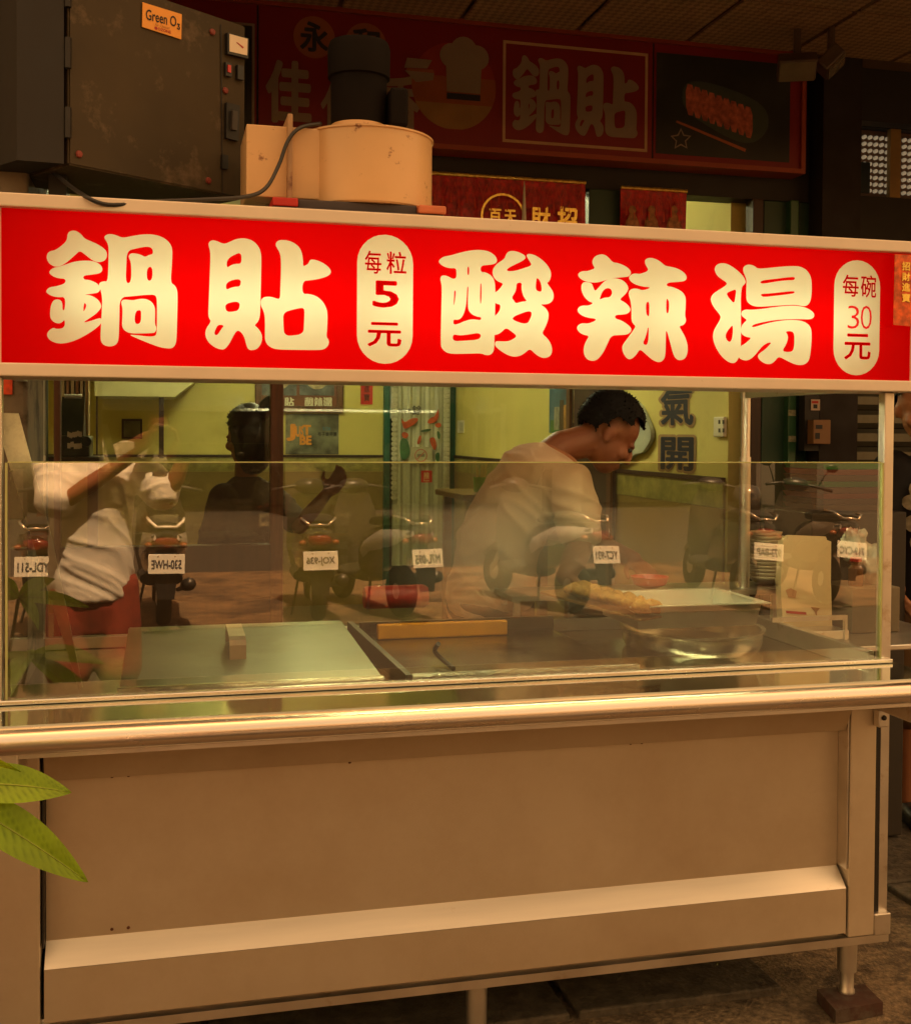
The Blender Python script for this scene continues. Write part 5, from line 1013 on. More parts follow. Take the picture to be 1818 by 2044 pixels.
for i, x in enumerate((124, 133, 143, 152, 161, 171)):
    X0, Z0_, X1, Z1_ = rectY(x, 700, x+6, 788, YL+.24); b = bm_new(); box(b, X0, YL+.21, cZ0_+.0, X1, YL+.34, Z1_+.06, .002); tag(obj('file_binder', b, M('binder%d' % i, ((.55, .5, .3), (.35, .2, .1), (.6, .55, .35), (.3, .14, .05), (.55, .48, .3), (.4, .25, .1))[i], .6)), ('pale binder farthest left behind the calendar', 'brown binder between two pale ones behind the calendar', 'pale binder in the middle of the row behind the calendar', 'dark brown binder in the row behind the calendar', 'pale binder right of the dark brown one behind the calendar', 'tan binder at the right end behind the calendar')[i], 'binder', 'binders behind the calendar')
# red festival paper on the column behind the cart's left end
X0, Z0, X1, Z1 = rectY(-14, 752, 25, 787, .338); b = bm_new(); box(b, X0, .334, Z0, X1, .3385, Z1); fd = tag(obj('festival_paper', b, M('festival_red', (.55, .05, .01), .5, 0, var=.6, scale=40)), 'red and gold festival paper stuck on the concrete column', 'paper')
from mathutils import noise
# cup of chopsticks on a table inside
YT = 3.0
zc = PY(958, 982, YT).z
b = bm_new(); box(b, PY(900, 980, YT).x, YT-.25, zc-.03, PY(1080, 980, YT).x, YT+.35, zc, .005)
for dx in (.05, -.05): 
    X_ = PY(900 if dx > 0 else 1080, 980, YT).x+dx; box(b, X_-.02, YT-.2, .013, X_+.02, YT-.16, zc-.0305); box(b, X_-.02, YT+.26, .013, X_+.02, YT+.30, zc-.0305)
tag(obj('dining_table', b, M('table_brown', (.16, .08, .03), .35)), 'brown dining table in the shop with the chopstick cup', 'table')
cq = PY(957, 975, YT); cc_ = thing('chopstick_cup', 'light green cup full of chopsticks on the dining table', 'cup', (cq.x, YT, zc))
b = bm_new(); lathe(b, [(.028, zc+.0005), (.034, zc+.075), (.031, zc+.075), (.026, zc+.006), (0, zc+.005)], (cq.x, YT, 0), 20); obj('cup', b, M('cup_green', (.20, .42, .10), .4), cc_, angle=40)
for i in range(14):
    a = random.uniform(0, 6.28); r_ = random.uniform(.004, .02); l_ = random.uniform(.11, .15); b = bm_new(); p_ = Vector((cq.x+r_*cos(a), YT+r_*sin(a), zc+.01)); tube(b, [p_, p_+Vector((cos(a)*.02, sin(a)*.02, l_))], .0028, 5); obj('chopstick', b, M('stick_wood', (.62, .50, .20), .6), cc_)
# stickers and small box on the dark right-hand wall
st1 = panelY('utility_box', 1611, 838, 1645, 886, YS-.004, M('utility_tan', (.22, .10, .035), .5), .05); tag(st1, 'small tan utility box on the dark pier', 'box')
panelY('mark', 1627, 864, 1636, 876, YS-.055, ink, .001, st1); panelY('mark', 1628, 848, 1641, 856, YS-.055, ink, .001, st1)
st2_ = panelY('paper_tag', 1618, 797, 1636, 819, YS-.002, M('tag_pale', (.45, .33, .25), .6), .002); tag(st2_, 'pale printed paper tag above the utility box', 'paper tag'); panelY('red_print', 1620, 800, 1633, 805, YS-.0045, red_paint, .001, st2_); panelY('dark_print', 1623, 807, 1631, 815, YS-.0045, ink, .001, st2_)
b = bm_new(); box(b, PY(1606, 830, YS).x, YS+.001, PY(1620, 900, YS).z, px0-.002, YS+.05, PY(1620, 770, YS).z); obj('dark_panel', b, dark_paint, bd)
for y in (818, 870):
    s_ = panelY('green_sticker', 1573, y, 1588, y+12, YD-.042, M('sticker_pale', (.30, .28, .16), .6, var=.5, scale=60), .002); tag(s_, 'worn paper sticker on the green tube post, '+('upper' if y == 818 else 'lower')+' one', 'sticker', 'stickers on the green post')
# ------------------------------------------------------------------ people
def remeshed(name, bm, vox, mat, parent, sm=4, smf=.5, fold=0, fdir=(0, 0, 1)):
    me = bpy.data.meshes.new(name); bm.to_mesh(me); bm.free(); t = bpy.data.objects.new('tmp', me); COL.objects.link(t)
    r_ = t.modifiers.new('r', 'REMESH'); r_.mode = 'VOXEL'; r_.voxel_size = vox; r_.use_smooth_shade = True
    s_ = t.modifiers.new('s', 'SMOOTH'); s_.iterations = sm; s_.factor = smf
    dg = bpy.context.evaluated_depsgraph_get(); dg.update(); m2 = bpy.data.meshes.new_from_object(t.evaluated_get(dg)); bpy.data.objects.remove(t); m2.name = name
    if fold:
        fd = Vector(fdir).normalized(); nr = [v.normal.copy() for v in m2.vertices]
        for v, n0 in zip(m2.vertices, nr):
            p_ = v.co; a_ = p_.dot(fd); q_ = p_+Vector((noise.noise(p_*4), noise.noise(p_*4+Vector((5, 0, 0))), noise.noise(p_*4+Vector((0, 7, 0)))))*.10
            w_ = 1-abs(noise.noise(Vector((q_.dot(fd)*17, (q_-fd*q_.dot(fd)).length*4, q_.y*5)))); v.co = p_+n0*fold*(w_**3-.45)
    m2.materials.clear(); return link(name, m2, mat, parent, True)
def ball(bm, c, r):
    m = Matrix.Translation(c) @ (Matrix.Diagonal((*r, 1)) if isinstance(r, (tuple, list)) else Matrix.Scale(r, 4)); bmesh.ops.create_icosphere(bm, subdivisions=3, radius=1, matrix=m)
def limb(bm, pts, rs, seg=14):
    tube(bm, pts, list(rs), seg)
    for p_, r_ in zip(pts, rs): ball(bm, Vector(p_), r_)
def torso(bm, secs, wdir, seg=20):
    """secs: (centre, half width, half depth, depth direction)"""
    rings = []
    for c, a, b_, dd in secs:
        c = Vector(c); rings.append([c+Vector(wdir)*a*cos(2*pi*k/seg)+Vector(dd)*b_*sin(2*pi*k/seg) for k in range(seg)])
    loft(bm, rings)
def head_into(bm, c, fwd, up, s=1.0):
    """ellipsoid head with brow, nose, lips, chin, ears"""
    fwd = Vector(fwd).normalized(); up = Vector(up); up = (up-fwd*up.dot(fwd)).normalized(); side = fwd.cross(up)
    P_ = lambda f, sd, u: Vector(c)+(fwd*f+side*sd+up*u)*s
    R_ = Matrix((fwd, side, up)).transposed().to_4x4()
    def eb(f, sd, u, rf, rs, ru): bmesh.ops.create_icosphere(bm, subdivisions=3, radius=1, matrix=Matrix.Translation(P_(f, sd, u)) @ R_ @ Matrix.Diagonal((rf*s, rs*s, ru*s, 1)))
    eb(-.010, 0, .035, .098, .078, .088); eb(.020, 0, -.025, .072, .066, .085); eb(.045, 0, -.085, .040, .042, .032)      # skull, face, chin
    eb(.082, 0, .012, .016, .050, .012)                                                                                   # brow
    eb(.098, 0, -.022, .016, .013, .026); eb(.108, 0, -.034, .012, .015, .010)                                            # nose
    eb(.084, 0, -.066, .014, .026, .007); eb(.081, 0, -.076, .014, .022, .007)                                            # lips
    for k in (-1, 1): eb(-.012, k*.078, -.010, .020, .010, .032); eb(.066, k*.042, -.03, .026, .026, .022)                 # ears, cheeks
    return P_
def hand_into(bm, wrist, d, palm_n, thumb, curl=.5, s=1.0):
    """palm and five bent fingers: d pointing direction, palm_n palm normal, thumb side"""
    wrist, d, pn, th = Vector(wrist), Vector(d).normalized(), Vector(palm_n).normalized(), Vector(thumb).normalized()
    kn = wrist+d*.085*s; 
    bmesh.ops.create_icosphere(bm, subdivisions=3, radius=1, matrix=Matrix.Translation(wrist+d*.045*s) @ Matrix((d, th, pn)).transposed().to_4x4() @ Matrix.Diagonal((.052*s, .040*s, .016*s, 1)))
    for i, (o_, L_) in enumerate(((.030, .072), (.010, .080), (-.011, .075), (-.031, .058))):
        p0 = kn+th*o_*s-d*.012; a1, a2, a3 = curl*.6, curl*1.5, curl*2.2; pts = [p0]
        for a, f in ((a1, .45), (a2, .32), (a3, .23)): pts.append(pts[-1]+(d*cos(a)+pn*sin(a))*L_*f*s)
        limb(bm, pts, [.0092*s, .0086*s, .0078*s, .0066*s], 8)
    t0 = wrist+d*.025*s+th*.028*s; t1 = t0+(d*.6+th*.75+pn*.25).normalized()*.036*s; t2 = t1+(d*.9+th*.15+pn*.45).normalized()*.030*s
    limb(bm, [t0, t1, t2], [.012*s, .0105*s, .0085*s], 8)
def hair_on(P_, mat, parent, length=1.0, n=900, seed=1):
    b = bm_new(); bmesh.ops.create_icosphere(b, subdivisions=4, radius=1); rnd = random.Random(seed); kill = []
    for v in b.verts:
        d = v.co.copy(); f, sd, u = d.x, d.y, d.z
        lim = -.62 if f < -.35 else (-.30 if f < -.12 else (.12 if f < .45 else .42))
        if length > 1 and f < .2: lim = -2
        if u < lim+.03*noise.noise(d*8): kill.append(v)
        if length > 1 and u < 0: u *= length; sd *= 1+.25*(length-1)
        nn = noise.noise(d*2.6)*.05+noise.noise(d*9)*.012
        v.co = P_(-.014+f*.116*(1+nn), sd*.094*(1+nn), .040+u*.112*(1+nn))
    bmesh.ops.delete(b, geom=kill, context='VERTS')
    vs_ = [v.co.copy() for v in b.verts]; cen = P_(-.01, 0, .02)
    for i in range(n):
        p_ = rnd.choice(vs_); d = (p_-cen).normalized(); t = Vector((rnd.uniform(-1, 1), rnd.uniform(-1, 1), rnd.uniform(-1, 1))).normalized(); s_ = d.cross(t).normalized()*.0035
        tip = p_+(d*.35+t*.9).normalized()*rnd.uniform(.004, .009); q = p_-d*.004
        b.faces.new([b.verts.new(q+s_), b.verts.new(q-s_), b.verts.new(tip)])
    return obj('hair', b, mat, parent, True)
skin_m = M('skin_tan', (.24, .075, .026), .5, 0, var=.08, scale=10, trans=.05)
hair_m = M('hair_black', (.004, .003, .003), .7, spec=.2)
eye_m = M('eye_dark', (.02, .015, .012), .2)
def eyes(P_, parent):
    for k in (-1, 1):
        b = bm_new(); ball(b, P_(.082, k*.030, -.002), .010); obj('eye', b, eye_m, parent, True)
# --- the cook, bent over the tray in profile
ck = thing('person', 'person in a beige T-shirt bending over the steel tray behind the glass', 'person', (1.05, 1.0, .02))
W_ = Vector((.10, -1, 0)).normalized()           # towards his right side
hc = PY(1213, 868, 1.0); hf = Vector((.80, -.12, -.60)); hu = Vector((.60, -.05, .80))
nb_ = Vector((1.27, 1.0, 1.455)); ch = Vector((1.17, 1.0, 1.33)); mid = Vector((1.07, 1.0, 1.14)); pel = Vector((1.03, 1.0, .94))
shR, shL = ch+W_*.170+Vector((.065, 0, .015)), ch-W_*.170+Vector((.065, 0, .0))
elR, wrR = Vector((1.245, .74, 1.155)), PY(1128, 1150, .66)
elL, wrL = Vector((1.36, 1.20, 1.16)), Vector((1.52, .98, 1.08))
b = bm_new()
torso(b, [(pel-Vector((0, 0, .10)), .15, .115, (1, 0, 0)), (pel, .155, .12, (1, 0, .1)), (mid, .145, .115, (.95, 0, -.2)), (ch, .165, .12, (.9, 0, -.35)), (ch+Vector((.07, 0, .085)), .10, .075, (.85, 0, -.5))], W_)
limb(b, [nb_-Vector((.06, 0, .05)), nb_, hc-hu.normalized()*.04-hf.normalized()*.03], [.062, .056, .056])
for s_, e_, w_ in ((shR, elR, wrR), (shL, elL, wrL)): limb(b, [s_, s_*.5+e_*.5, e_, e_*.6+w_*.4, w_], [.058, .050, .042, .042, .029])
hand_into(b, wrR, (.75, -.2, -.45), (.1, -.2, -1), (.2, .9, 0), .45); hand_into(b, wrL, (.2, -.8, -.4), (0, -.1, -1), (-.9, 0, 0), .5)
for k in (-1, 1):
    h_ = pel+W_*.085*k-Vector((0, 0, .06)); kn = Vector((1.06, h_.y, .50)); an = Vector((1.02, h_.y, .10))
    limb(b, [h_, h_*.5+kn*.5, kn, kn*.55+an*.45, an], [.090, .078, .058, .055, .040]); limb(b, [an-Vector((.03, 0, .04)), an+Vector((.16, 0, -.05))], [.038, .030])
Pc = head_into(b, hc, hf, hu)
remeshed('body', b, .0065, skin_m, ck, 3)
b = bm_new()
torso(b, [(pel-Vector((0, 0, .07)), .165, .132, (1, 0, 0)), (pel+Vector((0, 0, .06)), .165, .136, (1, 0, .1)), (mid+Vector((-.01, 0, .02)), .160, .134, (.95, 0, -.2)), (ch+Vector((0, 0, 0)), .180, .136, (.9, 0, -.35)), (ch+Vector((.03, 0, .055)), .165, .125, (.87, 0, -.42)), (ch+Vector((.065, 0, .09)), .120, .095, (.85, 0, -.5)), (nb_-Vector((.012, 0, .02)), .066, .064, (.85, 0, -.5))], W_)
for s_, e_ in ((shR, elR), (shL, elL)): limb(b, [s_-Vector((.01, 0, .01)), s_*.55+e_*.45, s_*.25+e_*.75], [.076, .074, .072])
cook_shirt = M('shirt_beige', (.56, .38, .25), .9, 0, var=.08, scale=4)
remeshed('t_shirt', b, .008, cook_shirt, ck, 10, .5, .012, (.6, 0, 1))
b = bm_new(); tube(b, [nb_-Vector((.014, 0, .026))+W_*.068*cos(a_)+Vector((.85, 0, -.5)).normalized()*.066*sin(a_) for a_ in np.linspace(0, 2*pi, 25)], .009, 8, False); obj('collar', b, M('collar_orange', (.36, .14, .06), .85), ck, True)
b = bm_new(); torso(b, [(pel-Vector((0, 0, .16)), .165, .13, (1, 0, 0)), (pel+Vector((0, 0, .02)), .17, .138, (1, 0, 0))], W_)
for k in (-1, 1): h_ = pel+W_*.088*k-Vector((0, 0, .08)); limb(b, [h_, Vector((1.06, h_.y, .50)), Vector((1.02, h_.y, .09))], [.105, .080, .065])
remeshed('trousers', b, .012, M('trousers_dark', (.03, .025, .02), .8), ck, 4)
hair_on(Pc, hair_m, ck, 1.0, 1500, 3); eyes(Pc, ck)
# --- second person inside the shop, behind the window post, arm stretched out
YH = 2.62
hp2 = PY(494, 868, YH); hx2 = hp2.x
sp2 = thing('person', 'person with tied-up dark hair in brown clothes reaching out inside the shop window', 'person', (hx2, YH, .013))
f_ = Vector((-.70, .72, 0)).normalized(); W_ = Vector((f_.y, -f_.x, 0))
q2 = lambda w_, f, z: Vector((hx2, YH, 0))+W_*w_+f_*f+Vector((0, 0, z))
hc2 = Vector((hx2, YH, hp2.z-.01)); zs = hc2.z-.27
b = bm_new()
torso(b, [(q2(0, 0, .82), .15, .11, f_), (q2(0, 0, .95), .145, .11, f_), (q2(0, 0, 1.08), .13, .10, f_), (q2(0, 0, zs-.03), .15, .105, f_), (q2(0, 0, zs+.07), .09, .07, f_)], W_)
limb(b, [q2(0, 0, zs+.05), q2(0, .01, zs+.12), hc2-Vector((0, 0, .05))], [.055, .05, .052])
aR = (q2(.155, .0, zs), PY(598, 1050, YH-.10), PY(652, 985, YH-.16)); aL = (q2(-.155, 0, zs), q2(-.21, .04, zs-.26), q2(-.12, .22, zs-.34))
for k, (s_, e_, w_) in ((1, aR), (-1, aL)): limb(b, [s_, s_*.5+e_*.5, e_, e_*.6+w_*.4, w_], [.05, .043, .037, .036, .025])
hand_into(b, aR[2], (aR[2]-aR[1]), (-.5, -.6, .2), (-.6, .2, .5), .4); hand_into(b, aL[2], f_, -W_*-1, (0, 0, 1), .5)
for k in (-1, 1): h_ = q2(k*.08, 0, .82); kn = q2(k*.09, .02, .46); an = q2(k*.09, -.01, .09); limb(b, [h_, h_*.5+kn*.5, kn, kn*.55+an*.45, an], [.085, .074, .052, .05, .036]); limb(b, [an-Vector((0, 0, .045)), an+f_*.14-Vector((0, 0, .05))], [.034, .027])
P2 = head_into(b, hc2, f_+Vector((0, 0, -.15)), (0, 0, 1))
remeshed('body', b, .0075, skin_m, sp2, 3)
b = bm_new(); torso(b, [(q2(0, 0, .70), .17, .135, f_), (q2(0, 0, .95), .16, .13, f_), (q2(0, 0, 1.10), .15, .122, f_), (q2(0, 0, zs-.02), .165, .125, f_), (q2(0, 0, zs+.065), .105, .085, f_), (q2(0, 0, zs+.095), .06, .058, f_)], W_)
for s_, e_, w_ in (aR, aL): limb(b, [s_, s_*.5+e_*.5, s_*.2+e_*.8], [.068, .066, .064])
remeshed('shirt', b, .010, M('shirt_brown', (.035, .013, .006), .85), sp2, 6, .5, .010)
b = bm_new(); torso(b, [(q2(0, 0, .66), .16, .125, f_), (q2(0, 0, .80), .165, .13, f_)], W_)
for k in (-1, 1): limb(b, [q2(k*.08, 0, .72), q2(k*.09, .02, .46), q2(k*.09, -.01, .08)], [.10, .078, .06])
remeshed('trousers', b, .012, MATS['trousers_dark'], sp2, 4)
ha = hair_on(P2, M('hair_glossy', (.012, .005, .003), .32), sp2, 1.9, 900, 11)
b = bm_new(); tube(b, spline([P2(-.09, 0, .07), P2(-.13, .0, .12), P2(-.17, 0, .13), P2(-.20, 0, .09)], 5), [.03+.012*sin(pi*i/15)-.0012*i for i in range(16)], 10)
for v in b.verts: v.co += Vector((noise.noise(v.co*30), noise.noise(v.co*30+Vector((4, 0, 0))), noise.noise(v.co*30+Vector((0, 4, 0)))))*.008
obj('hair_knot', b, MATS['hair_glossy'], ha, True); eyes(P2, sp2)
# --- bystander beyond the right end of the cart
g0 = PZ(1868, 1645, .0); bx0, by0 = g0.x, g0.y
by = thing('person', 'person in a black printed T-shirt and brown shorts standing past the cart end', 'person', (bx0, by0, 0))
f_ = Vector((-.35, -.94, 0)).normalized(); W_ = Vector((-f_.y, f_.x, 0)); W_ = W_ if W_.x < 0 else -W_
bp_ = lambda w_, f, z: Vector((bx0, by0, 0))+W_*w_+f_*f+Vector((0, 0, z))
hcb = PY(1836, 800, by0-.12); hcb.z = 1.60
b = bm_new()
torso(b, [(bp_(0, 0, .84), .155, .105, f_), (bp_(0, 0, .95), .16, .115, f_), (bp_(0, .01, 1.12), .145, .11, f_), (bp_(0, .02, 1.30), .165, .115, f_), (bp_(0, .02, 1.42), .10, .075, f_)], W_)
limb(b, [bp_(0, .02, 1.40), bp_(.01, .04, 1.47), hcb+Vector((0, 0, -.05))], [.062, .056, .056])
for k in (-1, 1):
    s_ = bp_(k*.185, .02, 1.37); e_ = bp_(k*.235, .03, 1.10); w_ = bp_(k*.20, .17, .93); limb(b, [s_, s_*.5+e_*.5, e_, e_*.6+w_*.4, w_], [.056, .048, .040, .040, .028]); hand_into(b, w_, (W_*-k*.2+f_*.5+Vector((0, 0, -.8))), W_*-k, f_, .4)
    h_ = bp_(k*.09, 0, .84); kn = bp_(k*.10, .02, .47); an = bp_(k*.10, -.01, .09); limb(b, [h_, h_*.5+kn*.5, kn, kn*.55+an*.45, an], [.09, .078, .056, .054, .038])
Pb = head_into(b, hcb, f_+Vector((0, 0, -.25)), (0, 0, 1))
remeshed('body', b, .008, M('skin_warm', (.42, .17, .075), .5, 0, var=.08, trans=.05), by, 3)
b = bm_new(); torso(b, [(bp_(0, 0, .83), .178, .135, f_), (bp_(0, .01, 1.10), .168, .135, f_), (bp_(0, .02, 1.30), .185, .138, f_), (bp_(0, .02, 1.42), .12, .09, f_), (bp_(0, .025, 1.46), .068, .066, f_)], W_)
for k in (-1, 1): s_ = bp_(k*.185, .02, 1.37); e_ = bp_(k*.235, .03, 1.10); limb(b, [s_, s_*.5+e_*.5, s_*.25+e_*.75], [.078, .076, .074])
shirt_b = remeshed('t_shirt', b, .010, M('shirt_black', (.008, .007, .008), .85), by, 4)
# pale print on the shirt: rings and blots, hugging the cloth
pr_me = []; rnd = random.Random(4)
b = bm_new()
for w_, z, r1, r2 in ((.10, 1.30, .05, .042), (.03, 1.31, .035, .028), (.14, 1.25, .03, .0), (.06, 1.21, .06, .05), (.13, 1.17, .034, .0), (.03, 1.15, .04, .0), (.10, 1.10, .045, .036), (.07, 1.07, .05, .0), (.0, 1.09, .03, .022), (-.06, 1.28, .04, .03), (-.09, 1.16, .05, .04), (-.05, 1.08, .04, 0)):
    n_ = 18
    for i in range(n_):
        a0, a1 = 2*pi*i/n_, 2*pi*(i+1)/n_; q4 = []
        for rr_, aa in ((r1, a0), (r1, a1), (r2, a1), (r2, a0)):
            ww, zz_ = w_+rr_*cos(aa), z+rr_*sin(aa); dep = .14*sqrt(max(0, 1-(ww/.19)**2))+.02; q4.append(bp_(ww, dep+.004, zz_))
        vs4 = [b.verts.new(x_) for x_ in q4]
        try: b.faces.new(vs4)
        except ValueError: pass
bmesh.ops.remove_doubles(b, verts=b.verts, dist=1e-5)
obj('shirt_print', b, M('print_cream', (.42, .36, .24), .8, var=.4, scale=40), shirt_b)
b = bm_new(); torso(b, [(bp_(0, 0, .74), .17, .13, f_), (bp_(0, 0, .89), .17, .125, f_)], W_)
for k in (-1, 1): limb(b, [bp_(k*.09, 0, .80), bp_(k*.105, .01, .62), bp_(k*.11, .015, .47)], [.112, .108, .105])
remeshed('shorts', b, .010, M('shorts_brown', (.13, .07, .025), .85, 0, var=.4, scale=8, bump=.6, bscale=9), by, 3)
for k in (-1, 1):
    b = bm_new(); limb(b, [bp_(k*.10, -.05, .045), bp_(k*.10, .06, .045), bp_(k*.10, .17, .035)], [.045, .045, .036]); 
    for v in b.verts: v.co.z = max(v.co.z, .001)
    sh2 = remeshed('shoe', b, .008, black, by, 3)
    b = bm_new(); box(b, 0, 0, 0, .03, .02, .02); bmesh.ops.translate(b, verts=b.verts, vec=bp_(k*.10, .14, .05)); obj('orange_patch', b, M('orange_patch', (.70, .20, .04), .5), sh2)
hair_on(Pb, hair_m, by, 1.0, 500, 5); eyes(Pb, by)
# --- the photographer, standing behind the camera, seen only in the glass
pgx, pgy = -.31, -2.88
pg = thing('person', 'person in a pale T-shirt and red shorts holding up a camera, mirrored in the glass', 'person', (pgx, pgy, 0))
f_ = Vector((.10, .99, 0)).normalized(); W_ = Vector((f_.y, -f_.x, 0))
pp_ = lambda w_, f, z: Vector((pgx, pgy, 0))+W_*w_+f_*f+Vector((0, 0, z))
hcp = Vector((-.045, -2.80, 1.535))
camc = Vector((0, -2.655, 1.5))
b = bm_new()
torso(b, [(pp_(0, 0, .84), .155, .105, f_), (pp_(0, 0, .95), .16, .115, f_), (pp_(0, .01, 1.12), .145, .11, f_), (pp_(0, .02, 1.28), .165, .115, f_), (pp_(.04, .03, 1.38), .10, .075, f_)], W_)
limb(b, [pp_(.05, .03, 1.36), pp_(.15, .05, 1.43), hcp+Vector((0, -.02, -.05))], [.062, .056, .056])
arms = []
for k, hp, el in ((1, camc+Vector((.085, -.03, -.03)), Vector((.02, -2.74, 1.20))), (-1, camc+Vector((-.10, -.02, -.05)), Vector((-.46, -2.70, 1.16)))):
    s_ = pp_(k*.18, .02, 1.34); arms.append((s_, el)); wv = hp+Vector((k*.02, -.03, -.05)); limb(b, [s_, s_*.5+el*.5, el, el*.6+wv*.4, wv], [.056, .048, .040, .040, .028]); hand_into(b, wv, (-k*.15, .25, .9), (-k, .1, 0), (0, -.9, .2), .75)
for k in (-1, 1):
    h_ = pp_(k*.09, 0, .84); kn = pp_(k*.10, .02, .47); an = pp_(k*.10, -.01, .09); limb(b, [h_, h_*.5+kn*.5, kn, kn*.55+an*.45, an], [.09, .078, .056, .054, .038])
Pp = head_into(b, hcp, (.05, 1, -.03), (0, 0, 1))
remeshed('body', b, .008, skin_m, pg, 3)
b = bm_new(); torso(b, [(pp_(-.01, 0, .73), .192, .145, f_), (pp_(-.01, .01, 1.08), .182, .142, f_), (pp_(0, .02, 1.28), .188, .140, f_), (pp_(.02, .02, 1.38), .12, .09, f_), (pp_(.04, .03, 1.415), .068, .066, f_)], W_)
for s_, e_ in arms: limb(b, [s_, s_*.5+e_*.5, s_*.2+e_*.8], [.085, .085, .088])
remeshed('t_shirt', b, .010, M('shirt_white', (.80, .72, .64), .85, 0, var=.06, scale=5, bump=.4, bscale=8), pg, 10, .5, .009, (.3, 0, 1))
b = bm_new(); torso(b, [(pp_(0, 0, .58), .17, .11, f_), (pp_(0, 0, .70), .19, .13, f_), (pp_(0, 0, .87), .17, .125, f_)], W_)
for k in (-1, 1): limb(b, [pp_(k*.09, 0, .78), pp_(k*.105, .01, .60), pp_(k*.11, .015, .42)], [.112, .108, .105])
remeshed('shorts', b, .011, M('shorts_red', (.22, .03, .015), .85, var=.4, scale=10), pg, 3)
for k in (-1, 1):
    b = bm_new(); limb(b, [pp_(k*.10, -.05, .045), pp_(k*.10, .06, .045), pp_(k*.10, .17, .035)], [.045, .045, .036])
    for v in b.verts: v.co.z = max(v.co.z, .001)
    remeshed('shoe', b, .008, black, pg, 3)
hair_on(Pp, hair_m, pg, 1.0, 500, 8); eyes(Pp, pg)
dc = thing('camera_body', 'black camera held up by the person in the pale T-shirt', 'camera', camc)
b = bm_new(); obox(b, camc+Vector((0, -.035, 0)), (.065, 0, 0), (0, .022, 0), (0, 0, .042), .006); obj('body_shell', b, black, dc)
b = bm_new(); lathe(b, [(.032, -.012), (.032, .022), (.030, .024), (.024, .018), (0, .016)], camc, 24, 'Y'); obj('lens', b, black, dc, angle=35)
b = bm_new(); lathe(b, [(.012, 0), (.012, .008), (0, .009)], camc+Vector((.045, -.035, .042)), 14); obj('shutter_button', b, steel_edge, dc)

# ------------------------------------------------------------------ potted plant at the left, close to the camera
leaf_g = M('leaf_green', (.24, .40, .012), .42, 0, var=.25, scale=9, spec=.4)
n_ = leaf_g.node_tree; pb_ = n_.nodes['Principled BSDF']; at_ = n_.nodes.new('ShaderNodeAttribute'); at_.attribute_name = 'vein'; mv = n_.nodes.new('ShaderNodeMix'); mv.data_type = 'RGBA'
n_.links.new(at_.outputs['Fac'], mv.inputs[0]); n_.links.new(pb_.inputs['Base Color'].links[0].from_socket, mv.inputs[6]); mv.inputs[7].default_value = (.07, .16, .004, 1); n_.links.new(mv.outputs[2], pb_.inputs['Base Color'])
tr_ = n_.nodes.new('ShaderNodeBsdfTranslucent'); tr_.inputs[0].default_value = (.45, .62, .012, 1); mx_ = n_.nodes.new('ShaderNodeMixShader'); mx_.inputs[0].default_value = .35
n_.links.new(n_.nodes['Principled BSDF'].outputs[0], mx_.inputs[1]); n_.links.new(tr_.outputs[0], mx_.inputs[2]); n_.links.new(mx_.outputs[0], n_.nodes['Material Output'].inputs[0])
rib_g = M('leaf_rib', (.26, .34, .03), .5)
pc_ = Vector((PY(-190, 1600, -.56).x-.10, -.60, 0))
plant = thing('potted_plant', 'potted green plant with long pointed leaves in front of the cart', 'plant', pc_)
def leaf(base, tip, width, nrm, droop=.02):
    base, tip, nrm = Vector(base), Vector(tip), Vector(nrm); L_ = (tip-base).length; d = (tip-base).normalized(); s = d.cross(nrm).normalized(); u = s.cross(d).normalized(); b = bm_new(); N, Mx = 44, 6; g = []; lay = b.verts.layers.float.new('vein')
    for i in range(N+1):
        t = i/N; wv = width*.5*(sin(pi*t**.85)**.8)*(1-.12*t) if 0 < t < 1 else 0; c = base+d*L_*t-Vector((0, 0, 1))*droop*(t*t)+u*.012*sin(pi*t); row = []
        for j in range(-Mx, Mx+1):
            k = j/Mx; corr = -.0022*cos((t*16-abs(k)*1.6)*2*pi)*abs(k)**.5*(1-abs(k)**3); row.append(b.verts.new(c+s*wv*k+u*(abs(k)*wv*.30-.10*wv*k*k+corr))); row[-1][lay] = max(0, cos((t*16-abs(k)*1.6)*2*pi))**3*(1-.5*abs(k))
        g.append(row)
    for i in range(N):
        for j in range(2*Mx): b.faces.new((g[i][j], g[i+1][j], g[i+1][j+1], g[i][j+1]))
    bmesh.ops.remove_doubles(b, verts=b.verts, dist=1e-5); o = obj('leaf', b, leaf_g, plant, True)
    b = bm_new(); tube(b, [base+d*L_*t-Vector((0, 0, 1))*droop*(t*t)+u*(.012*sin(pi*t)+.0005) for t in np.linspace(0, .97, 14)], [.0022*(1-t)+.0005 for t in np.linspace(0, 1, 14)], 5); obj('midrib', b, rib_g, o, True)
cb = PY(-95, 1566, -.56)
view = (CAM-cb).normalized()
leaf(cb, PY(143, 1578, -.55), .074, (view+Vector((0, 0, .5))).normalized(), .004)
leaf(PY(-110, 1580, -.58), PY(176, 1757, -.53), .078, (view+Vector((.1, 0, .35))).normalized(), .004)
for a, l_ in ((150, .19), (200, .20), (250, .18), (100, .17)): leaf(cb, cb+Vector((cos(radians(a))*l_, sin(radians(a))*l_, -.03)), .055, (0, 0, 1), .03)
c2 = PY(36, 1195, .80); c2.y = -.80
for tx, ty_ in ((105, 1155), (178, 1208), (70, 1262), (-40, 1190), (-20, 1140)):
    q_ = PY(tx, ty_, .80); q_.y = -.80+random.uniform(-.08, .06); leaf(c2, q_, .05, (.1, .7, .7), .01)
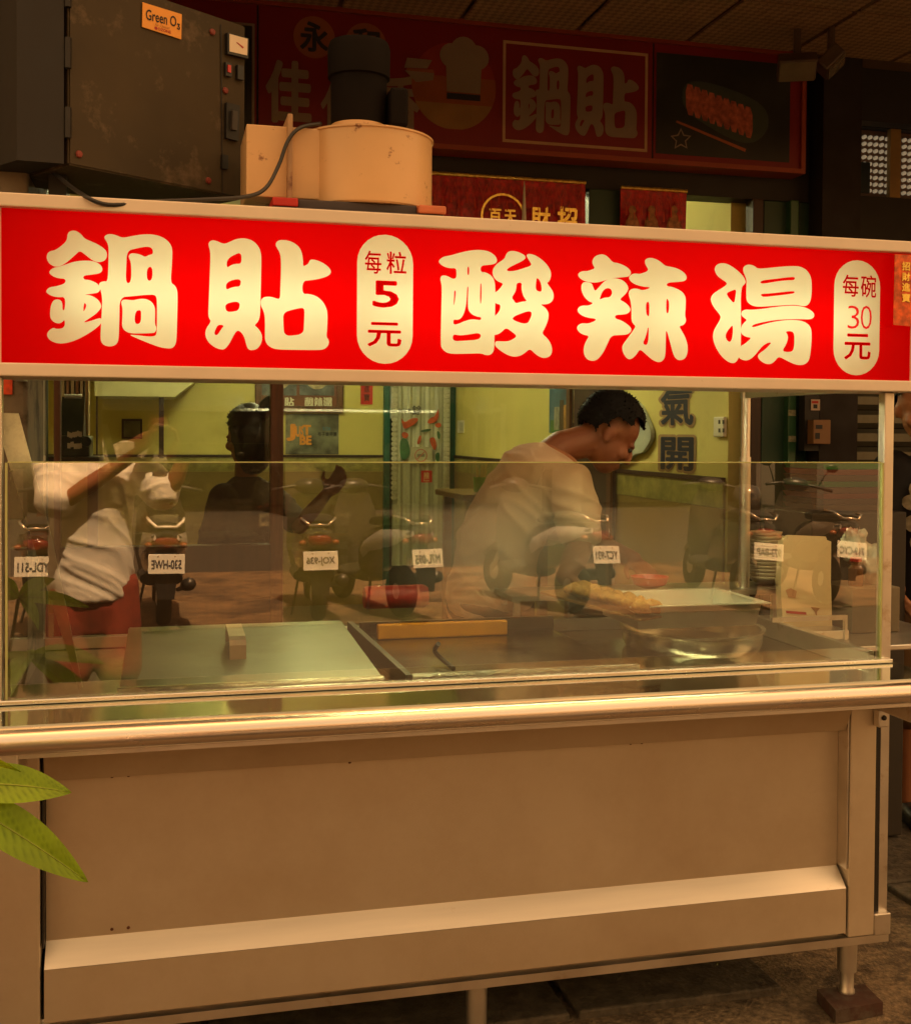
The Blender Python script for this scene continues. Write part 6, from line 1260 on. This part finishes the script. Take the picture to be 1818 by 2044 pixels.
for k in range(3):
    c3 = pc_+Vector((.04*k-.05, .05*k-.06, .55+.16*k))
    for a in range(5): aa = a*2*pi/5+k; leaf(c3, c3+Vector((cos(aa)*.17-.06, sin(aa)*.17, .02)), .055, (0, 0, 1), .04)
    b = bm_new(); tube(b, spline([pc_+Vector((0, 0, .22)), pc_*.4+c3*.6+Vector((0, 0, .02)), c3], 4), .006, 7); obj('stem', b, M('stem_brown', (.10, .09, .03), .7), plant)
for c3 in (cb, c2): b = bm_new(); tube(b, spline([pc_+Vector((0, 0, .22)), pc_*.5+c3*.5+Vector((0, 0, .10)), c3], 5), .005, 7); obj('stem', b, M('stem_brown', (.10, .09, .03), .7), plant)
b = bm_new(); lathe(b, [(.10, .001), (.115, .01), (.15, .20), (.16, .205), (.16, .235), (.145, .235), (.14, .20), (0, .195)], pc_, 28); obj('pot', b, M('terracotta', (.26, .09, .045), .75, var=.2), plant, angle=35)

# ------------------------------------------------------------------ parked scooters (seen mirrored in the glass)
plate_m = M('plate_white', (.62, .60, .55), .35, var=.03); chrome = M('chrome', (.8, .78, .72), .12, 1); tail_r = M('tail_red', (.12, .004, .003), .2, coat=.5); lens_o = M('lens_amber', (.22, .05, .01), .2, coat=.5)
def scooter(label, body_c, panel_c, plate, loc, yaw, lean, variant=0):
    s = thing('parked_scooter', label, 'scooter', (0, 0, 0), 'scooters parked in a row across the pavement')
    k = plate.replace('-', '')
    bm1 = M('paint_'+k, body_c, .22, 0, var=.05, coat=.6); bm2 = M('panel_'+k, panel_c, .25, 0, var=.05, coat=.5)
    for nm, y, w_ in (('rear_wheel', 0, .05), ('front_wheel', -1.24, .045)):
        b = bm_new(); lathe(b, [(.14, -w_), (.19, -w_-.004), (.215, -w_*.6), (.222, 0), (.215, w_*.6), (.19, w_+.004), (.14, w_)], (0, y, .222), 26, 'X'); wh = obj(nm, b, rubber, s, False, True, angle=40)
        b = bm_new(); lathe(b, [(.03, -.06), (.135, -.03), (.139, 0), (.135, .03), (.03, .06)], (0, y, .222), 20, 'X'); obj('rim', b, steel_edge, wh, False, True, angle=40)
    def sec(y, zc_, w_, h, p=2.6, n=18):
        out = []
        for i in range(n): a = 2*pi*i/n; ca, sa = cos(a), sin(a); out.append((w_*(abs(ca)**(2/p))*(1 if ca > 0 else -1), y, zc_+h*(abs(sa)**(2/p))*(1 if sa > 0 else -1)))
        return out
    b = bm_new(); loft(b, [sec(.40, .70, .055, .045), sec(.36, .69, .10, .075), sec(.22, .66, .14, .11), sec(0, .60, .165, .16), sec(-.25, .55, .175, .19), sec(-.48, .50, .165, .20), sec(-.56, .46, .14, .18)]); obj('body_cowl', b, bm1, s, False, True, angle=50)
    for sg in (-1, 1):
        b = bm_new(); loft(b, [[(sg*(.060+.02), .38, .735), (sg*(.075+.02), .38, .70), (sg*(.05+.02), .38, .69)], [(sg*.135, .22, .74), (sg*.158, .20, .66), (sg*.12, .22, .60)], [(sg*.165, -.05, .72), (sg*.185, -.05, .62), (sg*.15, -.05, .52)], [(sg*.16, -.40, .60), (sg*.186, -.42, .52), (sg*.15, -.40, .42)]]); obj('side_panel', b, bm2, s, False, True, angle=50)
        b = bm_new(); tube(b, [(sg*.07, .37, .79), (sg*.12, .30, .83), (sg*.135, .12, .84), (sg*.13, .02, .80)], .012, 8); obj('grab_rail', b, chrome if variant != 1 else bm2, s, True, True)
        b = bm_new(); tube(b, [(sg*.22, -.98, 1.02), (sg*.27, -.97, 1.14), (sg*.30, -.96, 1.19)], .006, 6); mr_ = obj('mirror_stalk', b, black, s, True, True)
        b = bm_new(); ball(b, Vector((sg*.33, -.95, 1.22)), (.062, .018, .042)); obj('mirror', b, black, mr_, True, True)
        b = bm_new(); ball(b, Vector((sg*.125, .335, .655)), (.032, .03, .024)); obj('turn_signal', b, lens_o, s, True, True)
    b = bm_new(); tube(b, [(-.07, .37, .79), (0, .40, .795), (.07, .37, .79)], .012, 8); obj('grab_rail', b, chrome if variant != 1 else bm2, s, True, True)
    b = bm_new(); loft(b, [sec(.30, .80, .10, .022), sec(.18, .81, .13, .045), sec(-.10, .80, .14, .05), sec(-.35, .77, .125, .045), sec(-.45, .75, .09, .03)]); obj('seat', b, black, s, False, True, angle=60)
    b = bm_new(); loft(b, [sec(.425, .675, .05, .03), sec(.40, .675, .085, .045), sec(.34, .67, .10, .06)]); obj('tail_light', b, tail_r, s, False, True, angle=50)
    b = bm_new(); loft(b, [[(-.075, .30, .62), (.075, .30, .62), (.075, .285, .615), (-.075, .285, .615)], [(-.085, .44, .47), (.085, .44, .47), (.085, .425, .47), (-.085, .425, .47)], [(-.06, .47, .27), (.06, .47, .27), (.06, .455, .27), (-.06, .455, .27)]]); obj('rear_fender', b, black, s, False, True)
    po = Vector((0, .470, .53)); pn = Vector((0, 1, .22)).normalized(); pu_ = Vector((0, -.22, 1)).normalized()
    b = bm_new(); obox(b, po, (.130, 0, 0), pn*.002, pu_*.072, .003); pl_ = obj('number_plate', b, plate_m, s, False, True)
    text('plate_lettering', plate, po+Vector((.108, 0, 0))-pu_*.040+pn*.0032, (-.216, 0, 0), pu_*.070, M('plate_ink', (.02, .02, .03), .5), pl_, .035, local=True)
    for sg in (-1, 1): b = bm_new(); ball(b, po+Vector((sg*.06, 0, 0))+pu_*.055+pn*.003, .006); obj('plate_bolt', b, chrome, pl_, True, True)
    b = bm_new(); tube(b, [(.13, -.45, .22), (.16, -.25, .26), (.175, -.1, .30), (.18, .15, .34), (.18, .30, .36)], [.018, .02, .048, .052, .046], 12); obj('muffler', b, M('muffler', (.05, .045, .04), .4, .6), s, True, True)
    b = bm_new(); loft(b, [sec(-.52, .30, .17, .06), sec(-.75, .28, .18, .035), sec(-.92, .30, .19, .06)]); obj('footboard', b, black, s, False, True, angle=50)
    b = bm_new(); loft(b, [[(x_, y_, z_) for x_, y_, z_ in ring_] for ring_ in ([(-.16, -.90, .28), (.16, -.90, .28), (.10, -1.0, .26), (-.10, -1.0, .26)], [(-.21, -.93, .50), (.21, -.93, .50), (.13, -1.08, .50), (-.13, -1.08, .50)], [(-.20, -.96, .80), (.20, -.96, .80), (.12, -1.10, .80), (-.12, -1.10, .80)], [(-.14, -.98, .97), (.14, -.98, .97), (.08, -1.08, .95), (-.08, -1.08, .95)])]); obj('leg_shield', b, bm1, s, False, True)
    b = bm_new(); tube(b, [(-.33, -.88, 1.00), (-.16, -.96, 1.03), (.16, -.96, 1.03), (.33, -.88, 1.00)], .016, 9); hb = obj('handlebar', b, black, s, True, True)
    b = bm_new(); ball(b, Vector((0, -.99, 1.03)), (.14, .10, .07)); obj('handlebar_cover', b, black, hb, True, True)
    b = bm_new(); loft(b, [sec(-1.05, .40, .06, .04), sec(-1.24, .46, .075, .03), sec(-1.42, .36, .06, .03)]); obj('front_fender', b, bm1, s, False, True, angle=50)
    b = bm_new(); tube(b, [(.06, -1.0, .6), (.06, -1.24, .23)], .022, 8); tube(b, [(-.06, -1.0, .6), (-.06, -1.24, .23)], .022, 8); obj('fork', b, steel_edge, s, False, True)
    b = bm_new(); tube(b, [(-.14, -.30, .30), (-.20, -.22, .02)], .011, 7); obj('side_stand', b, black, s, False, True)
    if variant == 2:
        b = bm_new(); lathe(b, [(.0, .14), (.09, .12), (.13, .05), (.135, -.03), (.12, -.08), (.0, -.085)], (0, -.10, .935), 22); obj('helmet', b, M('helmet', (.03, .03, .03), .15, coat=.8), s, True, True)
    s.rotation_euler = (0, radians(lean), radians(yaw)); s.location = loc
    return s
S_ = 6.05
specs = [(66, 1120, 'YDL-511', (.05, .012, .010), (.03, .03, .03), 3, 0, 0, 'dark red scooter'), (330, 1132, '530-HWE', (.02, .016, .015), (.74, .70, .64), -2, 1, 1, 'black scooter with white side panels'),
         (643, 1122, 'XOJ-936', (.05, .05, .03), (.10, .09, .05), 4, -1, 0, 'old olive scooter'), (856, 1116, 'M7L-095', (.02, .02, .022), (.45, .45, .46), -14, 0, 0, 'black scooter with silver flashes'),
         (1210, 1104, 'YC7-931', (.025, .025, .03), (.60, .58, .58), -14, 2, 0, 'black scooter with pale grey panels'), (1526, 1102, '973-BAP', (.016, .016, .016), (.03, .05, .03), 6, 5, 2, 'black scooter with a helmet on its seat'),
         (1690, 1122, '719-CYC', (.02, .018, .016), (.35, .30, .26), 10, 6, 0, 'black scooter with grey panels')]
for px_, py_, pl, bc_, pc2, yw, ln, vr, nm in specs:
    q = PY(px_, py_, S_); X = q.x
    scooter('%s parked facing the road, plate %s' % (nm, pl), bc_, pc2, pl, (X+.48*sin(radians(yw)), -S_-.47, -.004+.0), yw, ln, vr)
print('objects', len(bpy.data.objects), 'tris', sum(len(o.data.polygons) for o in bpy.data.objects if o.type == 'MESH'))
